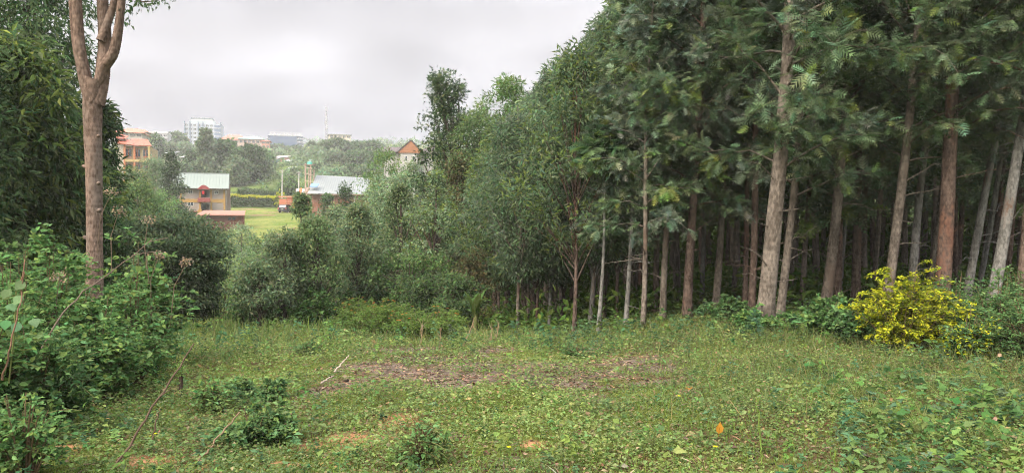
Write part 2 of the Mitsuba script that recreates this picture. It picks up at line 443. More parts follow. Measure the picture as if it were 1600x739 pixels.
def leafy(H, hb, R, r0, seed, cols, clumps=90, per=60, cr=0.32, ls=0.12, lw=0.4, lean=(0, 0), base=LEAF2, shape='round', tip=None, tip_share=0.12, droop=0.2, squash=0.75, limbs=14,
          hole=0.46, bend=0.02, flat=0.6, wood_sides=6, jag=0.35, top_sharp=1.0):
    """(trunk with limbs, crown): clumps of leaves spread through an uneven crown with holes in it, on limbs that reach to them."""
    rng = np.random.default_rng(seed)
    path = trunk_path(H * 0.9, lean, bend, rng, 12)
    tt = np.linspace(0, 1, 12)
    rad = r0 * (1 - 0.85 * tt) * (1 + 0.3 * np.exp(-tt * H / 0.3))
    wood = Soup()
    wood.add(*tube(path, rad, wood_sides, rough=0.08, seed=seed), (1, 1, 1))
    zc0, zc1 = hb * H, H
    P = []
    while len(P) < clumps:
        u = rng.random()
        if shape == 'round':
            prof = math.sqrt(max(0.0, 1 - (2 * u - 1) ** 2)) ** 0.8
        elif shape == 'cone':
            prof = (1 - u) ** 0.8 * min(1, u * 6 + 0.3)
        elif shape == 'egg':
            prof = min(1, (u / 0.3)) ** 0.6 * (1 - max(0, (u - 0.3) / 0.7) ** 1.7 * 0.97)
        elif shape == 'umbrella':
            prof = min(1, 0.35 + u * 1.1) * (1 if u < 0.75 else math.sqrt(max(0, 1 - ((u - 0.75) / 0.25) ** 2)) * 0.6 + 0.4)
        else:
            prof = 1.0 * (0.75 + 0.25 * math.sin(u * 9 + seed))
        az = rng.random() * 6.283
        lobe = 1 + jag * (2 * meshkit.noise(np.array([math.cos(az) * 1.3 + seed, math.sin(az) * 1.3, u * 3.0]), seed) - 1)
        rr = R * prof * lobe * math.sqrt(rng.uniform(0.12, 1.0))
        q = np.array([math.cos(az) * rr, math.sin(az) * rr, zc0 + u * (zc1 - zc0)])
        if meshkit.fbm(q / max(R, 0.3) * 2.1 + seed, 2, seed) < hole - 0.08:
            continue
        q[:2] += [np.interp(q[2] / (H * 0.9), tt, path[:, k]) for k in range(2)]
        P.append(q)
    P = np.array(P)
    order = rng.permutation(clumps)[:limbs]
    for i in order:
        q = P[i]
        t = np.clip((q[2] - zc0 * 0.6) / H * 0.75 + 0.1 * rng.random(), 0.12 if hb < 0.2 else hb * 0.8, 0.97)
        t = min(t, q[2] / (H * 0.9))
        p0 = np.array([np.interp(t, tt, path[:, k]) for k in range(3)])
        L = np.linalg.norm(q - p0)
        if L < 0.05:
            continue
        m = (p0 + q) / 2 + [0, 0, 0.08 * L]
        s = np.linspace(0, 1, 6)[:, None]
        pts = p0 * (1 - s) ** 2 + 2 * m * s * (1 - s) + q * s ** 2
        wood.add(*tube(pts, np.linspace(min(0.5 * np.interp(t, tt, rad), 0.02 * L + 0.004), 0.004 + 0.002 * L, 6), 4), (1, 1, 1))
    k = np.repeat(np.arange(clumps), per)
    n = len(k)
    o = unit(rng.normal(0, 1, (n, 3))) * (rng.random((n, 1)) ** 0.45) * cr * rng.uniform(0.7, 1.35, clumps)[k][:, None] * [1, 1, squash]
    out = unit(o + 1e-6)
    D = out * 0.9 + rng.normal(0, 0.5, (n, 3)) - [0, 0, droop]
    C = tint(cols, n, rng, 0.12, 0.18) * (1 + rng.normal(0, 0.16, (clumps, 1))).clip(0.6, 1.5)[k]
    if tip is not None:
        sel = (rng.random(clumps) < tip_share * 2)[k] & (o[:, 2] > 0) & (rng.random(n) < 0.7) | (rng.random(n) < tip_share * 0.4)
        C[sel] = tint(tip, int(sel.sum()), rng, 0.1, 0.15)
    S = ls * rng.uniform(0.65, 1.3, (n, 1)) * np.array([[1, lw, 1]])
    crown = Soup().add(*scatter(base, P[k] + o, frames(D, rng, flat), S, C))
    return wood, crown


def plant(name, label, cat, made, loc, bark, rz=0.0, s=1.0, group=None, names=('trunk', 'crown'), tilt=(0, 0), wood_smooth=True):
    key = thing(name, label, cat, group)
    wood, crown = made
    w = wood if isinstance(wood, dict) else wood.ply(bark, smooth=wood_smooth)
    c = crown if isinstance(crown, dict) else crown.ply('leaf')
    part(key, names[0], moved(w, loc, rz, s, tilt))
    part(key, names[1], moved(c, loc, rz, s, tilt))
    return key


# --- the wood's front row: (u at the ground, distance, trunk px, lean to the right, bark, crown from metres, height, radius, limbs, label)
FRONT = [
    (1194, 12.0, 27, 0.055, 'bark_tan', 2.6, 13.0, 2.5, 56, 'thickest tan trunked silky oak with a split hollow at its foot'),
    (1218, 13.2, 13, 0.07, 'bark_tan', 2.4, 10.5, 1.9, 48, 'slim tan trunk standing just right of the thick split trunk'),
    (1288, 14.0, 17, 0.105, 'bark_tan', 3.1, 12.0, 2.2, 52, 'tan trunk leaning right behind the low creeper mound'),
    (1338, 16.0, 14, 0.03, 'bark_brown', 3.2, 12.5, 2.4, 52, 'dark reddish trunk left of the yellow bush, in the shade'),
    (1383, 13.2, 16, 0.09, 'bark_tan', 2.9, 12.0, 2.2, 54, 'pale tan trunk rising straight out behind the yellow bush'),
    (1424, 15.0, 13, 0.075, 'bark_grey', 3.0, 11.5, 2.0, 48, 'grey topped trunk between the pale tan and the red peeling trunks'),
    (1472, 13.0, 24, 0.025, 'bark_red', 3.4, 14.0, 2.5, 56, 'stout red brown peeling trunk right of the yellow bush'),
    (1508, 15.0, 13, 0.14, 'bark_grey', 3.4, 12.0, 2.0, 46, 'smooth grey trunk leaning right beside the red peeling trunk'),
    (1546, 13.0, 18, 0.125, 'bark_grey', 3.4, 13.0, 2.2, 50, 'thicker grey trunk with peeling patches behind the green hedge shrub'),
    (1572, 17.0, 10, 0.10, 'bark_red', 3.6, 12.0, 2.0, 46, 'thin dark red trunk between grey trunk and picture edge'),
    (1594, 12.2, 19, 0.03, 'bark_red', 3.6, 13.0, 2.2, 48, 'red brown trunk cut off by the right edge of the photo'),
    (1164, 15.2, 9, 0.02, 'bark_red', 2.6, 9.5, 1.6, 38, 'thinner left trunk of the close red brown pair'),
    (1174, 14.0, 12, 0.035, 'bark_red', 2.8, 10.0, 1.7, 40, 'right trunk of the close red brown pair'),
    (1118, 15.0, 12, 0.05, 'bark_tan', 2.0, 9.0, 1.6, 44, 'beige trunk behind the small shrub, left of the red pair'),
    (1074, 14.0, 15, 0.03, 'bark_red', 2.2, 10.0, 1.7, 46, 'straight red brown trunk standing at the clearing edge by dry twigs'),
    (1036, 14.4, 11, 0.02, 'bark_tan', 1.9, 9.0, 1.5, 44, 'beige trunk with a dark trunk close behind it'),
    (1005, 13.4, 9, 0.035, 'bark_tan', 1.8, 8.4, 1.4, 44, 'thin pale trunk nearest the clearing, left of the beige pair'),
    (978, 14.6, 8, 0.03, 'bark_grey', 1.6, 8.2, 1.4, 44, 'thin whitish grey trunk left of the pale nearest one'),
    (922, 17.0, 9, 0.045, 'bark_grey', 1.7, 8.6, 1.5, 46, 'light grey pole trunk below the broad pinnate leaved crown'),
    (897, 15.0, 7, 0.01, 'bark_red', 1.3, 7.2, 1.3, 46, 'thin brown trunk in the low weeds mid wood edge'),
    (944, 18.0, 6, 0.0, 'bark_brown', 1.5, 8.2, 1.4, 42, 'dark thin pole trunk right of the light grey pole'),
    (964, 17.0, 6, 0.01, 'bark_brown', 1.7, 8.6, 1.4, 42, 'blackish thin trunk left of the whitish grey trunk'),
    (992, 19.0, 6, 0.02, 'bark_brown', 1.8, 9.0, 1.5, 42, 'blackish leaning thin trunk behind the whitish grey trunk'),
    (1026, 17.0, 10, 0.0, 'bark_brown', 1.9, 9.4, 1.6, 42, 'dark trunk close behind the beige trunk'),
    (858, 17.5, 6, 0.01, 'bark_grey', 1.1, 6.6, 1.3, 48, 'slim grey sapling trunk with a spiky open top against the sky'),
    (878, 18.5, 6, 0.01, 'bark_brown', 1.2, 7.2, 1.3, 46, 'slim dark sapling between the grey and the brown ones'),
    (838, 18.0, 5, 0.01, 'bark_brown', 1.0, 6.0, 1.3, 46, 'slim dark sapling left of the grey sapling'),
    (823, 20.0, 6, 0.02, 'bark_tan', 1.0, 6.2, 1.4, 46, 'slender tan sapling trunk, second at the wood\'s left end'),
    (809, 17.0, 6, 0.005, 'bark_tan', 0.9, 5.6, 1.25, 46, 'slender tan sapling trunk, first at the wood\'s left end'),
    (780, 20.0, 5, 0.01, 'bark_brown', 0.9, 5.8, 1.4, 46, 'dark leafy sapling right of the brown dry tree'),
    (1254, 16.5, 9, 0.08, 'bark_tan', 3.0, 11.0, 1.8, 44, 'thin tan trunk in the second row between the slim and the leaning tan trunks'),
    (1312, 18.0, 8, 0.06, 'bark_grey', 3.2, 11.0, 1.8, 44, 'thin grey trunk in the second row right of the leaning tan trunk'),
    (1362, 17.5, 9, 0.09, 'bark_tan', 3.2, 11.0, 1.8, 44, 'thin tan trunk in the second row right of the dark reddish one'),
    (1446, 17.0, 9, 0.10, 'bark_tan', 3.4, 11.5, 1.8, 44, 'thin tan trunk in the second row left of the stout peeling one'),
    (1526, 18.0, 9, 0.13, 'bark_grey', 3.4, 11.5, 1.8, 44, 'thin grey trunk in the second row between the two leaning grey trunks'),
    (1098, 17.5, 8, 0.03, 'bark_grey', 2.2, 10.0, 1.6, 50, 'thin grey trunk in the second row right of the straight red brown one'),
    (1146, 17.5, 8, 0.04, 'bark_tan', 2.4, 10.0, 1.6, 50, 'thin tan trunk in the second row left of the red pair'),
]
for i, (u, Y, px, lean, bark, hb, H, R, nl, label) in enumerate(FRONT):
    loc = on_ground(u, Y) - [0, 0, 0.08]
    near = u > 1150
    if u < 1000:
        H = min(H, Z_at(np.interp(u, [800, 838, 858, 878, 897, 922, 944, 964, 980], [165, 165, 88, 80, 62, 32, 15, -5, -60]), Y) - loc[2])
    if u < 950 or 955 < u < 975:
        made = leafy(H, max(hb, 1.55) / H, R * 1.0, px / F * Y / 2, 100 + i, OAK, clumps=170, per=52, cr=0.30, ls=0.135, lw=0.27, lean=(lean, 0), shape='egg', tip=OAK_TIP if i % 2 else OAK_GREY, tip_share=0.22, droop=0.1, limbs=34, hole=0.5, jag=0.5, bend=0.012, wood_sides=8)
    else:
        made = silky_oak(H, hb / H, R, px / F * Y / 2 / 1.02, 100 + i, lean=(lean, 0.0), limbs=int(nl * (1.5 if near else 1.7)), per=9, fl=0.205 if near else 0.18,
                     sides=14 if px > 11 else 8, flare=0.45 if px > 20 else 0.3, low_bare=0.25 if near else 0.15, droop=0.32 if near else 0.4, grey=0.15 if near else 0.4)
    plant('silky_oak', label, 'tree', made, loc, bark)

# --- the trees deep in the wood: six made once, the rest copies of them
GROVE = []
for k in range(6):
    w, c = silky_oak(10.5 + 0.5 * k, (1.9 + 0.35 * k) / 10.5, 1.9, 0.10 + 0.008 * k, 300 + k, lean=(0.02, 0), limbs=54, per=7, fl=0.32, base=FROND_LIGHT, sides=7, grey=0.1)
    GROVE.append((w, c.ply('leaf'), {b: w.ply(b, smooth=True) for b in ('bark_tan', 'bark_red')}))
rng = np.random.default_rng(21)
spots = []
for Y in np.arange(15.5, 46, 2.3):
    for u in np.arange(760, 1800, 2.65 / Y * F):
        uu = u + rng.normal(0, 0.28 / Y * F)
        yy = Y + rng.normal(0, 0.4)
        x = X_at(uu, yy)
        if uu < 800 + (yy - 20) * 3 - 60 or uu < 770 or (yy < 18.5 and uu < 1500 and uu < 1000):
            continue
        if any(abs(x - X_at(a[0], a[1])) < 0.8 and abs(yy - a[1]) < 0.9 for a in FRONT):
            continue
        spots.append((uu, yy))
SHORT = ['thick split trunk', 'slim tan trunk', 'leaning tan trunk', 'dark reddish trunk', 'pale tan trunk', 'grey topped trunk', 'stout peeling trunk', 'smooth leaning grey trunk', 'thicker grey trunk',
         'thin dark red trunk', 'trunk at the photo\'s right edge', 'left trunk of the red pair', 'right trunk of the red pair', 'beige trunk by the small shrub', 'straight red brown trunk', 'beige trunk with a dark twin', 'thin pale nearest trunk',
         'thin whitish grey trunk', 'light grey pole trunk', 'thin brown trunk', 'dark thin pole', 'blackish thin trunk', 'leaning blackish trunk', 'dark twin trunk', 'slim grey sapling', 'slim dark sapling',
         'sapling left of the grey one', 'second tan sapling', 'first tan sapling', 'dark leafy sapling', 'thin second row tan trunk by the slim one', 'thin second row grey trunk by the leaning tan one',
         'thin second row tan trunk by the dark reddish one', 'thin second row tan trunk by the stout one', 'thin second row grey trunk by the grey pair', 'thin second row grey trunk by the straight red one', 'thin second row tan trunk by the red pair']
NTH = ['first', 'second', 'third', 'fourth', 'fifth', 'sixth', 'seventh', 'eighth', 'ninth', 'tenth', 'eleventh', 'twelfth'] + ['deep'] * 40
rows = {}
for u, Y in spots:
    k = int(np.argmin([abs(a[0] - u) for a in FRONT]))
    if u > 1625:
        k = 99
    rows.setdefault(k, []).append((Y, u))
rank = {(u, Y): n for v in rows.values() for n, (Y, u) in enumerate(sorted(v))}
owner = {(u, Y): k for k, v in rows.items() for Y, u in v}
i = 0
for u, Y in spots:
    loc = on_ground(u, Y) - [0, 0, 0.05]
    sky_v = np.interp(u, [740, 780, 830, 850, 870, 910, 935, 960, 1000], [235, 190, 215, 140, 130, 115, 85, 45, -120])
    hmax = Z_at(sky_v, Y) - loc[2]
    sc = min(0.95 + 0.25 * rng.random(), hmax / (10.5 + 0.5 * (i % 6)))
    if sc < 0.42:
        continue
    w, c, barks = GROVE[i % 6]
    dark = i % 4 > 0
    k, n = owner[(u, Y)], rank[(u, Y)]
    col = 'brown' if dark else 'reddish'
    if k == 99:
        label, group = f'{col} wood tree beyond the right edge of the photo', f'{col} wood trees beyond the right edge'
    else:
        label, group = f'{col} shaded tree, {NTH[n]} behind the {SHORT[k]}', 'trees deep in the shaded wood'
    plant('grove_tree', label, 'tree', (barks['bark_tan' if dark else 'bark_red'], c), loc, None, rng.random() * 6.28, sc, group=group)
    i += 1

# --- mixed trees left of the wood and across the valley
GREEN_A = [(0.077, 0.131, 0.055), (0.127, 0.193, 0.084), (0.18, 0.258, 0.116)]
GREEN_DARK = [(0.04, 0.078, 0.036), (0.077, 0.131, 0.056), (0.122, 0.186, 0.083)]
GREEN_GREY = [(0.102, 0.157, 0.081), (0.169, 0.241, 0.13), (0.251, 0.329, 0.192)]
GREEN_LIGHT = [(0.108, 0.188, 0.061), (0.161, 0.26, 0.094)]
TIP_L = [(0.14, 0.20, 0.05), (0.19, 0.25, 0.07)]
TIP_G = [(0.184, 0.228, 0.108), (0.248, 0.3, 0.144)]
BROWNISH = [(0.12, 0.105, 0.055), (0.17, 0.15, 0.08), (0.12, 0.135, 0.06)]


def tall(u, v_top, Y):
    return Z_at(v_top, Y) - float(height(X_at(u, Y), Y))


# (u, top row, distance, half width px, crown from share of height, shape, colours, tips, leaf m, bark, kind, label)
MID = [
    (728, 88, 30, 50, 0.34, 'egg', GREEN_DARK, TIP_G, 0.17, 'bark_brown', 'tall_tree', 'tall thin open crowned tree leaning left, highest beside the wood', dict(lean=(-0.075, 0), hole=0.5, clumps=230, per=44, cr=0.36, jag=0.5, limbs=40)),
    (790, 124, 33, 46, 0.15, 'round', GREEN_LIGHT, TIP_L, 0.17, 'bark_brown', 'round_tree', 'bright green round topped tree just right of the tall thin one', dict(clumps=260, cr=0.4)),
    (752, 172, 27, 42, 0.15, 'round', GREEN_A, TIP_L, 0.13, 'bark_brown', 'round_tree', 'mid green bushy tree below the tall thin open one', dict(clumps=240, cr=0.36)),
    (836, 135, 26, 38, 0.2, 'egg', GREEN_GREY, TIP_G, 0.13, 'bark_brown', 'feathery_tree', 'grey green tree with pale tips behind the saplings at the wood end', dict(clumps=220)),
    (602, 238, 60, 42, 0.1, 'round', GREEN_LIGHT, TIP_L, 0.22, 'bark_brown', 'round_tree', 'light green domed tree right below the orange gable', dict(clumps=150, cr=0.55)),
    (692, 226, 54, 24, 0.2, 'egg', GREEN_LIGHT, TIP_L, 0.20, 'bark_brown', 'round_tree', 'light green narrow tree in front of the brown roof\'s right end', dict(cr=0.5)),
    (644, 254, 57, 14, 0.1, 'egg', GREEN_GREY, TIP_L, 0.2, 'bark_brown', 'feathery_tree', 'greyish tree right under the orange gable', dict(cr=0.45, clumps=60)),
    (658, 258, 58, 24, 0.1, 'egg', GREEN_GREY, TIP_L, 0.20, 'bark_brown', 'feathery_tree', 'greyish narrow tree before the white wall under the gable', dict(cr=0.5, clumps=70)),
    (620, 272, 42, 52, 0.12, 'round', GREEN_GREY, TIP_G, 0.16, 'bark_brown', 'feathery_tree', 'pale flecked wide tree in front of the light green domed tree', dict(clumps=200, cr=0.45, per=70)),
    (700, 300, 33, 44, 0.15, 'round', GREEN_A, TIP_L, 0.14, 'bark_brown', 'round_tree', 'green tree left of the brown dry tree', dict(clumps=150)),
    (716, 245, 25, 34, 0.25, 'egg', BROWNISH, GREEN_A, 0.13, 'bark_tan', 'dry_tree', 'brown dry feathery tree on the clearing\'s far edge', dict(clumps=110, hole=0.52, tip_share=0.3)),
    (742, 390, 20, 40, 0.15, 'egg', BROWNISH, GREEN_A, 0.10, 'bark_tan', 'dry_tree', 'low brown half dry tree beside the banana plant', dict(clumps=80, hole=0.52, cr=0.26)),
    (640, 395, 21, 60, 0.2, 'umbrella', GREEN_LIGHT, TIP_G, 0.11, 'bark_brown', 'shrub_tree', 'pale yellow green loose shrub tree above the orange flowers', dict(clumps=120, cr=0.26, hole=0.5)),
    (690, 430, 17.5, 62, 0.30, 'umbrella', GREEN_A, GREEN_LIGHT, 0.10, 'bark_brown', 'shrub_tree', 'flat topped dark shrub tree behind the orange flowering weeds', dict(clumps=130, cr=0.22, base=None)),
    (470, 306, 36, 52, 0.12, 'cone', GREEN_A, TIP_G, 0.15, 'bark_tan', 'feathery_tree', 'largest grey green pale tipped tree in front of the lawn', dict(clumps=190, cr=0.36, per=60, hole=0.52)),
    (540, 290, 74, 32, 0.05, 'cone', GREEN_DARK, None, 0.24, 'bark_brown', 'dark_tree', 'dark pointed tree in front of the long pale roof', dict(clumps=120, cr=0.6)),
    (512, 305, 78, 24, 0.05, 'cone', GREEN_DARK, None, 0.24, 'bark_brown', 'dark_tree', 'smaller dark tree left of the pointed one', dict(clumps=90, cr=0.6)),
    (556, 330, 38, 44, 0.2, 'round', GREEN_GREY, TIP_G, 0.14, 'bark_brown', 'feathery_tree', 'grey tree with forked stems left of the pale flecked wide tree', dict(clumps=170, cr=0.38)),
    (500, 348, 27, 36, 0.28, 'egg', GREEN_GREY, TIP_G, 0.115, 'bark_brown', 'feathery_tree', 'grey green young tree on a bare dark stem beyond the clearing', dict(clumps=140, cr=0.28)),
    (452, 372, 26, 36, 0.3, 'egg', GREEN_GREY, TIP_G, 0.115, 'bark_brown', 'feathery_tree', 'young grey tree with a short bare stem left of its taller neighbour', dict(clumps=120, cr=0.26)),
    (424, 370, 38, 34, 0.25, 'round', GREEN_A, TIP_L, 0.14, 'bark_brown', 'round_tree', 'small green tree below the lawn', dict(clumps=110)),
    (590, 372, 31, 42, 0.2, 'round', GREEN_DARK, TIP_G, 0.13, 'bark_brown', 'dark_tree', 'low dark tree filling the middle of the valley trees', dict(clumps=130)),
    (536, 380, 33, 34, 0.1, 'round', GREEN_A, TIP_L, 0.13, 'bark_brown', 'round_tree', 'low green tree between the two grey trees', dict(clumps=100)),
    (660, 360, 29, 40, 0.1, 'round', GREEN_DARK, TIP_G, 0.12, 'bark_brown', 'dark_tree', 'dark tree behind the pale yellow green shrub tree', dict(clumps=130)),
    (378, 350, 66, 24, 0.05, 'round', GREEN_GREY, None, 0.2, 'bark_brown', 'round_tree', 'grey green bush tree below the brick shed', dict(clumps=70, cr=0.5)),
    (416, 452, 21, 24, 0.2, 'round', GREEN_GREY, TIP_G, 0.09, 'bark_brown', 'shrub_tree', 'small pale sapling with thin stem at the grassy bank', dict(clumps=60, cr=0.2)),
    # left side
    (30, 70, 15, 80, 0.22, 'round', GREEN_A, TIP_L, 0.24, 'bark_brown', 'broad_tree', 'big tree with drooping bright leaves at the left edge', dict(clumps=210, cr=0.50, per=54, lw=0.30, droop=0.7, lean=(0.0, 0), tip_share=0.3, hole=0.5)),
    (45, -140, 19, 90, 0.40, 'round', GREEN_DARK, GREEN_A, 0.19, 'bark_brown', 'broad_tree', 'dark tall tree rising out of the frame top at left', dict(clumps=260, cr=0.6, per=64, lw=0.28, droop=0.5)),
    (152, 165, 20, 38, 0.15, 'egg', GREEN_DARK, TIP_L, 0.22, 'bark_brown', 'broad_tree', 'dark tree close behind the tall forked trunk', dict(clumps=240, cr=0.45, per=64, lw=0.28, droop=0.45)),
    (95, 250, 17, 90, 0.1, 'round', GREEN_DARK, TIP_L, 0.22, 'bark_brown', 'broad_tree', 'low dark tree in the shade below the big left tree', dict(clumps=240, cr=0.45, per=60, lw=0.28, droop=0.4)),
    (-90, 40, 13, 100, 0.1, 'round', GREEN_DARK, GREEN_A, 0.16, 'bark_brown', 'broad_tree', 'dark tree mostly beyond the left edge of the photo', dict(clumps=200, cr=0.5, per=60, lw=0.28, droop=0.4)),
    (272, 338, 17.5, 74, 0.12, 'umbrella', GREEN_GREY, TIP_G, 0.11, 'bark_brown', 'spreading_tree', 'wide dull green tree with layered leaf shelves right of the tall trunk', dict(clumps=240, cr=0.30, per=70, squash=0.4, flat=0.3, hole=0.48)),
    (318, 372, 18.5, 40, 0.2, 'umbrella', GREEN_DARK, GREEN_GREY, 0.10, 'bark_brown', 'spreading_tree', 'darker layered tree on the right flank of the wide dull green one', dict(clumps=130, cr=0.28, per=64, squash=0.4, flat=0.3)),
    (215, 282, 36, 44, 0.1, 'round', GREEN_A, TIP_L, 0.15, 'bark_brown', 'round_tree', 'feathery green tree behind the tall trunk, left of the house', dict(clumps=160, cr=0.42)),
    (268, 240, 96, 20, 0.08, 'egg', GREEN_DARK, GREEN_GREY, 0.34, 'bark_brown', 'dark_tree', 'tall dark narrow tree hiding the left end of the two storey house', dict(clumps=150, cr=0.7)),
    (240, 246, 104, 20, 0.1, 'round', GREEN_GREY, None, 0.32, 'bark_brown', 'feathery_tree', 'grey green tree in front of the yellow flats', dict(clumps=110, cr=0.8)),
    (212, 262, 84, 30, 0.05, 'round', GREEN_A, TIP_L, 0.3, 'bark_brown', 'round_tree', 'mid green tree below the orange roofed flats', dict(clumps=130, cr=0.8)),
    (255, 300, 80, 22, 0.05, 'round', GREEN_LIGHT, None, 0.25, 'bark_brown', 'round_tree', 'light green bush tree at the foot of the tall dark narrow tree', dict(clumps=90, cr=0.6)),
    (296, 330, 88, 18, 0.05, 'round', GREEN_DARK, None, 0.25, 'bark_brown', 'round_tree', 'small dark bush tree before the red house plinth', dict(clumps=70, cr=0.5)),
    # across the valley
    (322, 206, 190, 19, 0.05, 'cone', GREEN_GREY, None, 0.6, 'bark_brown', 'far_tree', 'tall pointed far tree below the white office tower', dict(clumps=150, cr=1.1)),
    (352, 222, 196, 24, 0.05, 'round', GREEN_DARK, None, 0.6, 'bark_brown', 'far_tree', 'round far tree right of the pointed one, behind the pale roofed house', dict(clumps=140, cr=1.3)),
    (392, 231, 188, 24, 0.05, 'round', GREEN_DARK, None, 0.6, 'bark_brown', 'far_tree', 'wide dark far tree above the trimmed hedge', dict(clumps=150, cr=1.4)),
    (412, 236, 205, 18, 0.05, 'round', GREEN_GREY, None, 0.6, 'bark_brown', 'far_tree', 'smaller far tree at the right end of the dark row above the hedge', dict(clumps=90, cr=1.2)),
    (300, 240, 200, 18, 0.05, 'egg', GREEN_DARK, None, 0.6, 'bark_brown', 'far_tree', 'far tree at the left foot of the pointed one', dict(clumps=90, cr=1.2)),
    (370, 250, 180, 18, 0.05, 'round', GREEN_GREY, None, 0.55, 'bark_brown', 'far_tree', 'low far tree between the round and the wide dark ones', dict(clumps=90, cr=1.1)),
    (500, 234, 285, 18, 0.0, 'round', GREEN_GREY, None, 0.9, 'bark_brown', 'far_tree', 'hazy far tree at the foot of the mast', dict(clumps=90, cr=1.8)),
    (524, 222, 290, 20, 0.0, 'round', GREEN_DARK, None, 0.9, 'bark_brown', 'far_tree', 'hazy dark far tree before the cream block', dict(clumps=100, cr=1.9)),
    (552, 228, 295, 20, 0.0, 'round', GREEN_DARK, None, 0.9, 'bark_brown', 'far_tree', 'hazy far tree right of the cream block', dict(clumps=100, cr=1.9)),
    (578, 224, 290, 18, 0.0, 'round', GREEN_DARK, None, 0.9, 'bark_brown', 'far_tree', 'hazy far tree left of the brown roofed house', dict(clumps=100, cr=1.9)),
    (540, 250, 262, 24, 0.0, 'round', GREEN_GREY, None, 0.8, 'bark_brown', 'far_tree', 'hazy grey tree above the middle of the long pale roof', dict(clumps=100, cr=1.8)),
    (578, 252, 258, 22, 0.0, 'round', GREEN_GREY, None, 0.8, 'bark_brown', 'far_tree', 'hazy grey tree above the right end of the long pale roof', dict(clumps=100, cr=1.8)),
    (504, 256, 262, 20, 0.0, 'round', GREEN_A, None, 0.8, 'bark_brown', 'far_tree', 'hazy green tree above the left end of the long pale roof', dict(clumps=90, cr=1.7)),
    (488, 224, 330, 7, 0.05, 'cone', GREEN_DARK, None, 0.9, 'bark_brown', 'far_tree', 'small dark conical far tree beside the glass office', dict(clumps=50, cr=1.4)),
    (434, 231, 395, 14, 0.0, 'round', GREEN_DARK, None, 1.1, 'bark_brown', 'far_tree', 'dark far tree before the left half of the glass office', dict(clumps=70, cr=2.2)),
    (460, 233, 390, 13, 0.0, 'round', GREEN_DARK, None, 1.1, 'bark_brown', 'far_tree', 'dark far tree before the right half of the glass office', dict(clumps=70, cr=2.2)),
    (276, 212, 330, 16, 0.0, 'round', GREEN_DARK, None, 1.0, 'bark_brown', 'far_tree', 'dark hazy tree left of the white office tower', dict(clumps=80, cr=2.0)),
    (288, 228, 300, 16, 0.0, 'round', GREEN_GREY, None, 0.9, 'bark_brown', 'far_tree', 'green hazy tree below the office tower\'s left edge', dict(clumps=80, cr=1.9)),
    (264, 228, 280, 16, 0.0, 'round', GREEN_GREY, None, 0.9, 'bark_brown', 'far_tree', 'green hazy tree below the grey flats', dict(clumps=80, cr=1.9)),
    (244, 214, 270, 11, 0.0, 'round', GREEN_DARK, None, 0.9, 'bark_brown', 'far_tree', 'dark hazy tree between orange roof and grey flats', dict(clumps=70, cr=1.5)),
    (396, 234, 330, 14, 0.0, 'round', GREEN_A, None, 0.9, 'bark_brown', 'far_tree', 'green hazy tree below the teal roofed block', dict(clumps=60, cr=1.7)),
    (442, 244, 300, 10, 0.0, 'round', GREEN_GREY, None, 0.8, 'bark_brown', 'far_tree', 'hazy green tree above the pink shack', dict(clumps=50, cr=1.4)),
    (470, 262, 240, 16, 0.0, 'round', GREEN_GREY, None, 0.7, 'bark_brown', 'far_tree', 'hazy green tree behind the water tank frame', dict(clumps=70, cr=1.6)),
    (450, 282, 165, 12, 0.0, 'round', GREEN_LIGHT, None, 0.5, 'bark_brown', 'far_tree', 'pale green bush tree between the two thin poles', dict(clumps=60, cr=0.9)),
    (424, 352, 31, 30, 0.25, 'cone', GREEN_GREY, TIP_G, 0.13, 'bark_brown', 'feathery_tree', 'grey tree left of the largest pale tipped one, below the lawn', dict(clumps=120, cr=0.3, tip_share=0.3)),
    (524, 322, 46, 40, 0.15, 'egg', GREEN_GREY, TIP_G, 0.17, 'bark_brown', 'feathery_tree', 'grey green tree below the dark pointed tree', dict(clumps=150, cr=0.42, tip_share=0.25)),
    (580, 300, 56, 34, 0.1, 'round', GREEN_A, TIP_G, 0.2, 'bark_brown', 'round_tree', 'green tree hiding the right end of the long brick hall', dict(clumps=120, cr=0.5)),
    (396, 392, 30, 26, 0.2, 'round', GREEN_A, TIP_L, 0.12, 'bark_brown', 'round_tree', 'small round tree at the right of the grassy bank', dict(clumps=80, cr=0.28)),
    (560, 368, 25, 36, 0.3, 'egg', GREEN_GREY, TIP_G, 0.11, 'bark_brown', 'feathery_tree', 'young grey tree left of the pale yellow green shrub tree', dict(clumps=120, cr=0.27, tip_share=0.25)),
    (616, 344, 34, 40, 0.2, 'egg', GREEN_GREY, TIP_G, 0.13, 'bark_brown', 'feathery_tree', 'grey flecked tree below the pale flecked wide tree', dict(clumps=140, cr=0.34, tip_share=0.25)),
    (470, 268, 205, 16, 0.0, 'round', GREEN_A, None, 0.6, 'bark_brown', 'far_tree', 'green tree just behind the thin white pole', dict(clumps=70, cr=1.3)),
    (500, 262, 215, 18, 0.0, 'round', GREEN_DARK, None, 0.6, 'bark_brown', 'far_tree', 'dark tree just behind the hall roof\'s left end', dict(clumps=80, cr=1.5)),
    (524, 266, 200, 18, 0.0, 'round', GREEN_GREY, None, 0.6, 'bark_brown', 'far_tree', 'grey tree just behind the hall roof, left of its middle', dict(clumps=80, cr=1.4)),
    (548, 264, 210, 18, 0.0, 'round', GREEN_DARK, None, 0.6, 'bark_brown', 'far_tree', 'dark tree just behind the middle of the hall roof', dict(clumps=80, cr=1.5)),
    (572, 264, 200, 18, 0.0, 'round', GREEN_GREY, None, 0.6, 'bark_brown', 'far_tree', 'grey tree just behind the hall roof\'s right end', dict(clumps=80, cr=1.4)),
    (594, 240, 225, 16, 0.0, 'round', GREEN_DARK, None, 0.7, 'bark_brown', 'far_tree', 'dark tree at the left end of the brown roofs', dict(clumps=80, cr=1.5)),
